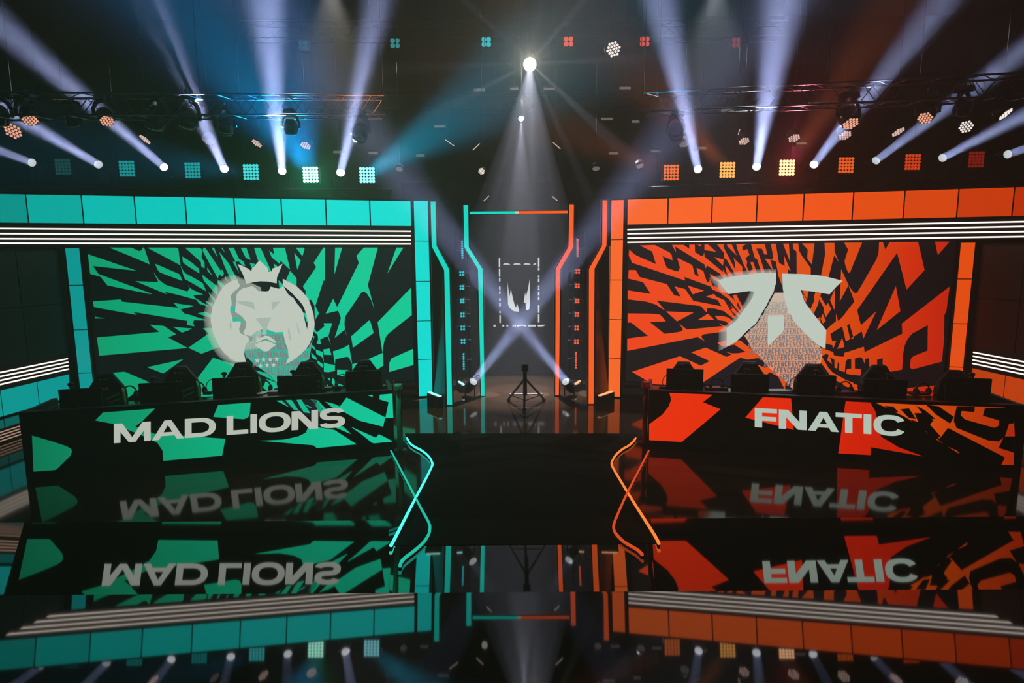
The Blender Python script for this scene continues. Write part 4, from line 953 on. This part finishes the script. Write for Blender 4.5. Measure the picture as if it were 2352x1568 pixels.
bar('black pipe behind the orange header holding the beam lights', at(1490, 430, YH + .12), at(2420, 402, YH + .12))

# ---- beam lights
BW = (0.47, 0.56, 1.0)
LENS = quiet(lit('beam_lens', (246, 248, 255), 1.5)); LENSD = quiet(lit('beam_lens_dim', (205, 212, 214), .9))
def beam_light(label, x, y, Y, tx, ty, TY, power, spread, size=.15, lens=None, group='beam lights behind the headers', col=BW, down=True):
    p = at(x, y, Y); t = at(tx, ty, TY); d = (t - p).normalized()
    root = thing('beam_light', label, 'stage light', p, 0, group)
    obj('head', MB().tube([-d * .32, -d * .24, -d * .02], [.07, size * .62, size * .62], 0, 14), BLK, root, True)
    obj('lens', MB().tube([-d * .018, -d * .008, d * .0], [size * .5, size * .5, size * .25], 0, 18), lens or LENS, root, True)
    s_ = -1 if down else 1
    y0 = -d * .16
    b = MB(); side = d.cross(Vector((0, 0, 1))).normalized() * (size * .75)
    foot = y0 + Vector((0, 0, s_ * .30))
    b.tube([y0 + side, foot + side, foot - side, y0 - side], .014, 0, 6)
    obj('yoke', b, BLK, root); obj('base', MB().box(foot + Vector((0, 0, s_ * .05)), (size * 1.7, .18, .10)), BLK, root)
    l = beam_lamp('beam_lamp', p + d * .03, t, power, col, size * .95, spread)
    l.parent = root; l.matrix_parent_inverse = Matrix.Translation(-p)
    return root
nth6 = ['first', 'second', 'third', 'fourth', 'fifth', 'sixth']
for i, (x, y, tx, ty, TY, pw) in enumerate([(72, 373, -30, 335, 10.4, 14), (225, 377, 0, 245, 9.0, 22), (376, 383, 60, 110, 8.2, 26), (515, 387, 335, 0, 7.2, 28), (648, 392, 612, 0, 7.0, 40), (782, 396, 880, 0, 7.2, 30)]):
    beam_light('white beam light, %s from the left above the turquoise header' % nth6[i], x, y, YH, tx, ty, TY, pw * 1.15, 7, lens=LENS if i > 1 else LENSD)
for i, (x, y, tx, ty, TY, pw) in enumerate([(1603, 388, 1512, 0, 7.2, 28), (1738, 382, 1800, 0, 7.0, 36), (1870, 377, 2160, 0, 7.4, 26), (2013, 368, 2352, 115, 8.6, 20), (2166, 362, 2352, 265, 9.6, 18), (2316, 354, 2420, 320, 10.4, 14)]):
    beam_light('white beam light, %s from the left above the orange header' % nth6[i], x, y, YH, tx, ty, TY, pw * 1.15, 7, lens=LENS if i < 3 else LENSD)
beam_light('white moving beam light on the floor by the left inner gateway fin', 1088, 875, 10.7, 1355, 540, 8.6, 24, 8, .15, LENSD, 'beam lights on the gateway floor')
beam_light('white moving beam light on the floor by the right inner gateway fin', 1299, 875, 10.7, 1030, 540, 8.6, 24, 8, .15, LENSD, 'beam lights on the gateway floor')

# ---- 25-cell blinders above the headers
def bl25(label, x, y, col, es, wpx=36):
    return blinder(label, x, y, wpx, 36, 5, 5, YH + .05, quiet(lit('cells_%d_%d_%d' % col, col, es)), 'square 25-cell lights above the headers', .1, .9)
for i, (x, y, c_, es) in enumerate([(144, 383, (16, 62, 58), 1), (291, 387, (22, 140, 138), 1), (442, 391, (26, 150, 150), 1), (576, 395, (70, 225, 225), 1), (713, 401, (170, 255, 225), 2.5), (843, 402, (150, 245, 255), 1.5)]):
    bl25('square turquoise 25-cell light, %s from the left above the turquoise header' % nth6[i], x, y, c_, es)
for i, (x, y, c_, es) in enumerate([(1542, 396, (245, 115, 50), 1), (1671, 390, (255, 175, 85), 1.3), (1808, 385, (255, 190, 140), 2.2), (1944, 379, (238, 92, 30), 1), (2097, 372, (205, 60, 18), 1), (2243, 366, (120, 20, 8), 1)]):
    bl25('square orange 25-cell light, %s from the left above the orange header' % nth6[i], x, y, c_, es)
def flood(x, y, tx, ty, TY, pw, col, ang, Y=YH - .12, blend=.9, rad=.12):
    spot_lamp('flood_lamp', at(x, y, Y), at(tx, ty, TY), pw * 12, col, ang, blend, rad)
BLU = (0.0, .33, .95); CYN = (0.0, .62, 1.0); GRN = (0.0, 1.0, .45)
flood(713, 398, 560, 60, 9.0, 330, BLU, 62)
flood(713, 398, 640, 300, 11.0, 260, (0, .5, 1), 36)
spot_lamp('flood_lamp', at(713, 404, YH - .12), CAM, 900, GRN, 20, 1, .1)
flood(843, 402, 1090, 240, 10.4, 420, CYN, 34)
flood(576, 395, 120, 345, 9.8, 110, (0, .45, .9), 34)
flood(1542, 396, 1320, 310, 10.95, 110, (1, .20, .05), 24)
flood(1671, 390, 1560, 270, 10.8, 190, (1, .22, .05), 26)
flood(1808, 385, 1900, 200, 9.5, 18, (1, .13, .22), 60)
spot_lamp('flood_lamp', at(1808, 388, YH - .12), CAM, 500, (1, .05, .02), 20, 1, .1)
flood(1808, 385, 1870, 290, 10.8, 190, (1, .22, .05), 24)

# ---- four-cell lights on the far truss
for i, (x, y, c_) in enumerate([(697, 104, (20, 70, 78)), (907, 99, (40, 130, 130)), (1117, 96, (20, 185, 190)), (1306, 95, (232, 84, 66)), (1481, 95, (225, 78, 62)), (1692, 97, (112, 40, 44))]):
    blinder('%s four-cell light, %s from the left on the highest truss' % ('turquoise' if i < 3 else 'red', nth6[i]), x, y, 22, 22, 2, 2, 13.9, quiet(lit('far_%d_%d_%d' % c_, c_)), 'four-cell lights on the highest truss', .12, .95)

# ---- round LED cans
def can(label, x, y, wpx, Y, nrm_, em, es=1.0, group='round LED cans in the rig', up=.35):
    p = at(x, y, Y); s = wpx * Y / F / 2; n = Vector(nrm_).normalized()
    root = thing('led_can', label, 'stage light', p, 0, group)
    a = n.cross(Vector((0, 1, .01))).normalized() if abs(n.y) < .99 else Vector((1, 0, 0)); a = (a if a.length > .1 else Vector((1, 0, 0))); b = n.cross(a).normalized()
    obj('can_body', MB().tube([-n * s * 1.6, -n * s * 1.2, -n * .01], [s * .7, s * 1.05, s * 1.1], 0, 14), BLK, root, True)
    ce = MB()
    for i in range(-2, 3):
        for j in range(-2, 3):
            if abs(i + j) > 2: continue
            ox, oy = (i + j * .5) * s * .42, j * s * .364; c = a * ox + b * oy
            ce.prism([c + (a * math.cos(t) + b * math.sin(t)) * s * .175 for t in [k * math.pi / 3 for k in range(6)]], (0, 0, 0), n * .008)
    obj('lens_array', ce, em, root)
    q = -n * s * .8; obj('hanging_rod', MB().tube([q, Vector((q.x, q.y, ZC - p.z))], .007, 0, 5), BLK, root)
    return root
PK = quiet(lit('can_pink', (226, 188, 176), 1.0)); PK2 = quiet(lit('can_white', (250, 235, 225), 1.1)); PK3 = quiet(lit('can_grey', (120, 110, 112), .9)); PKO = quiet(lit('can_salmon', (245, 170, 140), 1.0))
cans = [(30, 301, 34, PKO, (.2, -.8, -.5), 'peach LED can at the far left edge, under the left truss'), (333, 320, 27, PK, (-.5, -.55, -.9), 'pale LED can under the left truss, left of the third beam'), (476, 325, 24, PK3, (-.4, -.5, -.9), 'grey LED can seen through the fourth white beam on the left'),
        (590, 329, 24, PK, (-.4, -.5, -.9), 'pale LED can between the fourth and fifth white beams on the left'), (702, 334, 23, PK, (-.1, -.6, -.9), 'pale LED can straight above the brightest turquoise square light'), (1106, 393, 15, PK2, (-.3, -.9, -.3), 'small bright LED can above the left gateway fins'),
        (1409, 113, 32, PK2, (.1, -.9, -.35), 'bright white LED can high up, right of the star-like spotlight'), (1697, 303, 13, PK, (.9, -.35, -.3), 'LED can seen almost edge-on, left of the sixth square light group'), (1709, 324, 23, PK, (0, -.5, -.8), 'pale LED can just left of the tall white beam on the right'),
        (1824, 317, 25, PK, (0, -.55, -.85), 'pale LED can above the brightest orange square light'), (1941, 311, 26, PK, (0, -.6, -.8), 'pale LED can under the big moving head on the right truss'), (2063, 303, 28, PK, (.3, -.5, -.9), 'pale LED can right of the third white beam on the right'),
        (2219, 291, 27, PK2, (-.4, -.8, -.4), 'warm white LED can under the right truss near the frame edge'), (2310, 262, 31, PK2, (.4, -.5, -.7), 'warm white LED can at the far right, beside the truss end'), (1571, 331, 20, PK3, (0, -.5, -.9), 'dim LED can inside the first white beam on the right'),
        (917, 388, 15, PK3, (0, -.7, -.8), 'dim LED can in the blue light left of the gateway'), (1369, 387, 17, PK3, (0, -.5, -.9), 'dim reddish LED can right of the gateway'), (1470, 381, 17, PK3, (.2, -.5, -.9), 'dim reddish LED can further right of the gateway')]
for x, y, w_, m_, n_, lb in cans: can(lb, x, y, w_, 11.9 if w_ < 30 else 11, n_, m_)

# ---- slim LED battens
def batten(label, x0, y0, x1, y1, Y, em, th=.02, group='slim LED battens in the rig'):
    a, b = at(x0, y0, Y), at(x1, y1, Y); c = (a + b) / 2; root = thing('led_batten', label, 'stage light', c, 0, group)
    obj('housing', MB().tube([a - c, b - c], th * 1.4, 0, 4), BLK, root); n = Vector((0, -th * 1.1, 0)); obj('hanging_rod', MB().tube([(0, 0, 0), (0, 0, ZC - c.z)], .006, 0, 5), BLK, root); obj('led_line', MB().tube([a - c + n, b - c + n], th * .7, 0, 6), em, root)
BT = quiet(lit('batten_pink', (214, 188, 180)))
for q, lb in (((1023, 321, 1043, 335), 'upper slanted batten left of the gateway axis'), ((1086, 345, 1102, 330), 'rising batten left of the gateway axis'), ((1270, 327, 1287, 342), 'falling batten right of the gateway axis'),
              ((1111, 462, 1123, 450), 'tiny rising batten above the left inner fin'), ((1268, 451, 1280, 461), 'tiny falling batten above the right inner fin')):
    batten('slim ' + lb, *q, 12.6, BT, .013)
GT = mat('fixture_plate_grey', (150, 146, 138), .5)
GTL = quiet(lit('fixture_plate_glow', (96, 92, 86)))  # light falling on the plates is put in as a glow
FIXL = ['small fixture with grey front plate, lower left of the star-like spotlight', 'narrow grey-plated fixture just left under the star-like spotlight', 'small grey-plated fixture just right under the star-like spotlight', 'small grey-plated fixture far right of the star-like spotlight, same height as the one beneath it',
        'brighter grey-plated fixture midway between the small spotlight and the right truss', 'narrow grey-plated fixture beside the inner end of the right truss', 'small grey-plated fixture in blue light, left of the small spotlight', 'grey-plated fixture just left of the sixth white beam', 'grey-plated fixture just above the last turquoise square light',
        'grey-plated fixture above the reddish LED can right of the gateway', 'grey-plated fixture left of the first orange square light', 'wide grey-plated fixture left of the tall right-hand white beam', 'wide grey-plated fixture behind the right truss', 'grey-plated fixture above the brightest orange square light', 'grey-plated fixture beside the foot of the first right-hand beam',
        'narrow grey-plated fixture left of the gateway in blue light', 'wide grey-plated fixture on the far left above the moving heads', '']
for i, (x, y, w_) in enumerate([(1101, 206, 24), (1181, 204, 18), (1262, 204, 24), (1436, 202, 24), (1394, 273, 26), (1460, 279, 16), (1009, 290, 24), (776, 349, 20), (857, 351, 20), (1409, 352, 20), (1506, 347, 20), (1671, 253, 28), (1873, 238, 30), (1841, 329, 22), (1612, 340, 20), (965, 357, 18), (137, 226, 34), (720, 0, 0)]):
    if w_ == 0: continue
    p = at(x, y, 13.2); kx = 13.2 / F; r_ = thing('ceiling_fixture', FIXL[i], 'stage light', p, 0, 'small plate-fronted fixtures in the dark rig')
    obj('fixture_body', MB().box((0, .09, .02), (w_ * kx * 1.1, .16, .10)), BLK, r_); obj('front_plate', MB().box((0, 0, 0), (w_ * kx, .012, 5 * kx)), GTL, r_)
    obj('hanging_rod', MB().tube([(0, .09, .06), (0, .09, ZC - p.z)], .006, 0, 5), BLK, r_)

# ---- moving heads hanging from the trusses
def moving_head(label, x, y, wpx, tilt, pan, led, Y):
    p = at(x, y, Y); s = wpx * Y / F / .36
    root = thing('moving_head_light', label, 'stage light', p, 0, 'moving heads on the trusses')
    root.scale = (s, s, s)
    M = Matrix.Rotation(pan, 4, 'Z') @ Matrix.Rotation(tilt, 4, 'X')
    obj('base', MB().box((0, 0, .30), (.26, .22, .10), taper=.85), GLOSS, root, bevel=.01)
    yk = MB(); yk.tube([(-.05, 0, .25), (-.13, 0, .20), (-.175, 0, .10), (-.175, 0, -.03)], [.035, .035, .03, .03], 0, 8); yk.tube([(.05, 0, .25), (.13, 0, .20), (.175, 0, .10), (.175, 0, -.03)], [.035, .035, .03, .03], 0, 8)
    yk.xf(Matrix.Rotation(pan, 4, 'Z')); obj('yoke', yk, GLOSS, root, True)
    hd = MB().tube([(0, 0, .15), (0, 0, .13), (0, 0, .06), (0, 0, -.06), (0, 0, -.14), (0, 0, -.17)], [.04, .09, .135, .15, .13, .12], 0, 20); hd.xf(M); h = obj('head', hd, GLOSS, root, True)
    if led:
        ce = MB()
        for i in range(-2, 3):
            for j in range(-2, 3):
                if abs(i + j) > 2: continue
                ox, oy = (i + j * .5) * .05, j * .0433
                ce.prism([Vector((ox + math.cos(t) * .021, oy + math.sin(t) * .021, -.172)) for t in [k * math.pi / 3 for k in range(6)]], (0, 0, 0), (0, 0, -.008))
        ce.xf(M); obj('lens_array', ce, PKO, h)
    else:
        ln = MB().tube([(0, 0, -.165), (0, 0, -.178)], [.10, .09], 0, 18); ln.xf(M); obj('front_lens', ln, mat('lens_glass', (30, 34, 38), .05), h, True)
    obj('truss_clamp', MB().tube([(0, 0, .34), (0, 0, .42)], .03, 0, 8), TRUSS, root)
for q in [(-4, 262, 48, .4, .6, False, 8.5, 'black moving head cut by the left frame edge'), (66, 262, 44, -.75, .75, True, 8.6, 'moving head with lit LED face, nearest the left frame edge'), (167, 272, 38, .3, -.9, False, 8.8, 'dark moving head turned away, between two lit-faced ones'),
          (241, 265, 42, -.8, .8, True, 9.0, 'moving head with lit LED face left of the third white beam'), (358, 277, 52, -.5, .1, False, 9.3, 'big black moving head left of the brightest-rimmed one on the left truss'), (432, 273, 54, -.5, -.05, False, 9.4, 'big black moving head mid left truss, in front of a white beam'),
          (517, 288, 42, -.2, .2, False, 9.6, 'dark moving head almost lost in blue haze on the left truss'), (668, 290, 36, .2, .4, False, 9.9, 'dark moving head right beside the fifth white beam'), (828, 302, 44, -.4, -.3, False, 10.1, 'black moving head at the inner end of the left truss'),
          (1552, 300, 40, -.4, .2, False, 10.1, 'black moving head at the inner end of the right truss'), (1947, 266, 50, -.6, .0, True, 9.4, 'big moving head with lit LED face in the middle of the right truss'), (2130, 258, 44, -.8, -.8, True, 9.0, 'moving head with lit LED face turned left on the right truss'),
          (2212, 245, 44, .2, .4, False, 8.8, 'dark moving head near the outer end of the right truss')]:
    moving_head(q[7], *q[:7])

# ---- the star-like spotlight and the smaller one under it
def profile(label, x, y, Y, r, em, tx, ty, TY):
    p = at(x, y, Y); d = (at(tx, ty, TY) - p).normalized(); root = thing('profile_spotlight', label, 'stage light', p, 0)
    obj('body', MB().tube([-d * .55, -d * .5, -d * .02], [.07, .11, .10], 0, 14), BLK, root, True)
    obj('lens', MB().ball((0, 0, 0), r, 0, 16, 10), em, root, True)
    q = -d * .25; obj('hanging_pole', MB().tube([q, Vector((q.x, q.y, ZC - p.z))], .015, 0, 6), BLK, root); return p
ps = profile('dazzling warm white star-like spotlight high above the middle gateway', 1217, 148, 12.5, .13, quiet(lit('star_lens', (255, 246, 215), 30)), 1217, 700, 5)
W2 = (.80, .82, 1.0)
def star(tx, ty, TY, pw, ang, col=W2, blend=.6): spot_lamp('star_lamp', ps + Vector((0, -.16, -.02)), at(tx, ty, TY), pw * 38, col, ang, blend, .02)
pl_ = bpy.data.lights.new('star_glow_lamp', 'POINT'); pl_.energy = 22; pl_.color = (1, .86, .55); pl_.shadow_soft_size = .05
po_ = bpy.data.objects.new('star_glow_lamp', pl_); COL.objects.link(po_); po_.location = ps + Vector((0, -.2, 0))
star(1205, 400, 12.0, 120, 32); star(1160, 330, 12, 110, 8, blend=.3); star(1194, 330, 12, 110, 4, blend=.3); star(1222, 330, 12, 170, 4, blend=.3); star(1256, 330, 12, 150, 7, blend=.3); star(1300, 330, 12, 60, 5, blend=.3); star(1360, 280, 12, 90, 7, blend=.3)
star(1060, 230, 12, 60, 7); star(1290, 60, 12, 50, 8); star(1130, 60, 12, 40, 7); star(1090, 150, 12.2, 40, 6); star(1350, 140, 12.2, 50, 7); star(1240, 20, 12, 40, 6)
p2 = profile('smaller white spotlight hanging below the star-like one', 1197, 272, 12.6, .055, quiet(lit('small_star_lens', (235, 240, 255), 6)), 1194, 600, 11)
spot_lamp('small_star_lamp', p2 + Vector((0, -.08, -.03)), at(1196, 420, 12.2), 2600, W2, 20, .7, .02)
spot_lamp('small_star_lamp', p2 + Vector((0, -.08, -.03)), at(1193, 420, 12.2), 1300, W2, 5, .7, .02)
# house spots above the frame
for x, tx, c_ in ((760, 800, (1, .93, .8)), (1645, 1600, (.8, .88, 1))):
    p = at(x, -46, 11.5); profile('bright spotlight just above the frame, %s of the star-like one' % ('left' if x < 1000 else 'right'), x, -46, 11.5, .08, quiet(lit('house_lens', (255, 250, 235), 5)), tx, 500, 8)
    spot_lamp('house_lamp', p + Vector((0, -.12, -.05)), at(tx, 420, 10.5), 650, c_, 58, 1, .03)
    spot_lamp('house_lamp', p + Vector((0, -.12, -.05)), at(tx + (40 if x < 1000 else -40), 260, 10.5), 500, c_, 16, 1, .03)
spot_lamp('star_lamp', ps + Vector((0, -.2, -.02)), CAM + Vector((0, 0, .3)), 1500, (1, .90, .72), 22, 1, .03)
# added lamps, out of view, that brighten the chair marks and pole cameras
spot_lamp('added_front_lamp', (-3.6, 4.6, 5.6), (-3.9, 8.4, .6), 26, (1, .90, .80), 78, 1, .2)
spot_lamp('added_front_lamp', (3.8, 4.6, 5.6), (4.2, 8.4, .6), 26, (1, .90, .82), 78, 1, .2)
spot_lamp('added_front_lamp', (-2.4, 4.5, 5.6), (-1.64, 7.7, .5), 130, (.1, 1, .7), 13, 1, .1)
spot_lamp('added_front_lamp', (2.6, 4.5, 5.6), (1.83, 7.8, .5), 130, (1, .1, .06), 13, 1, .1)
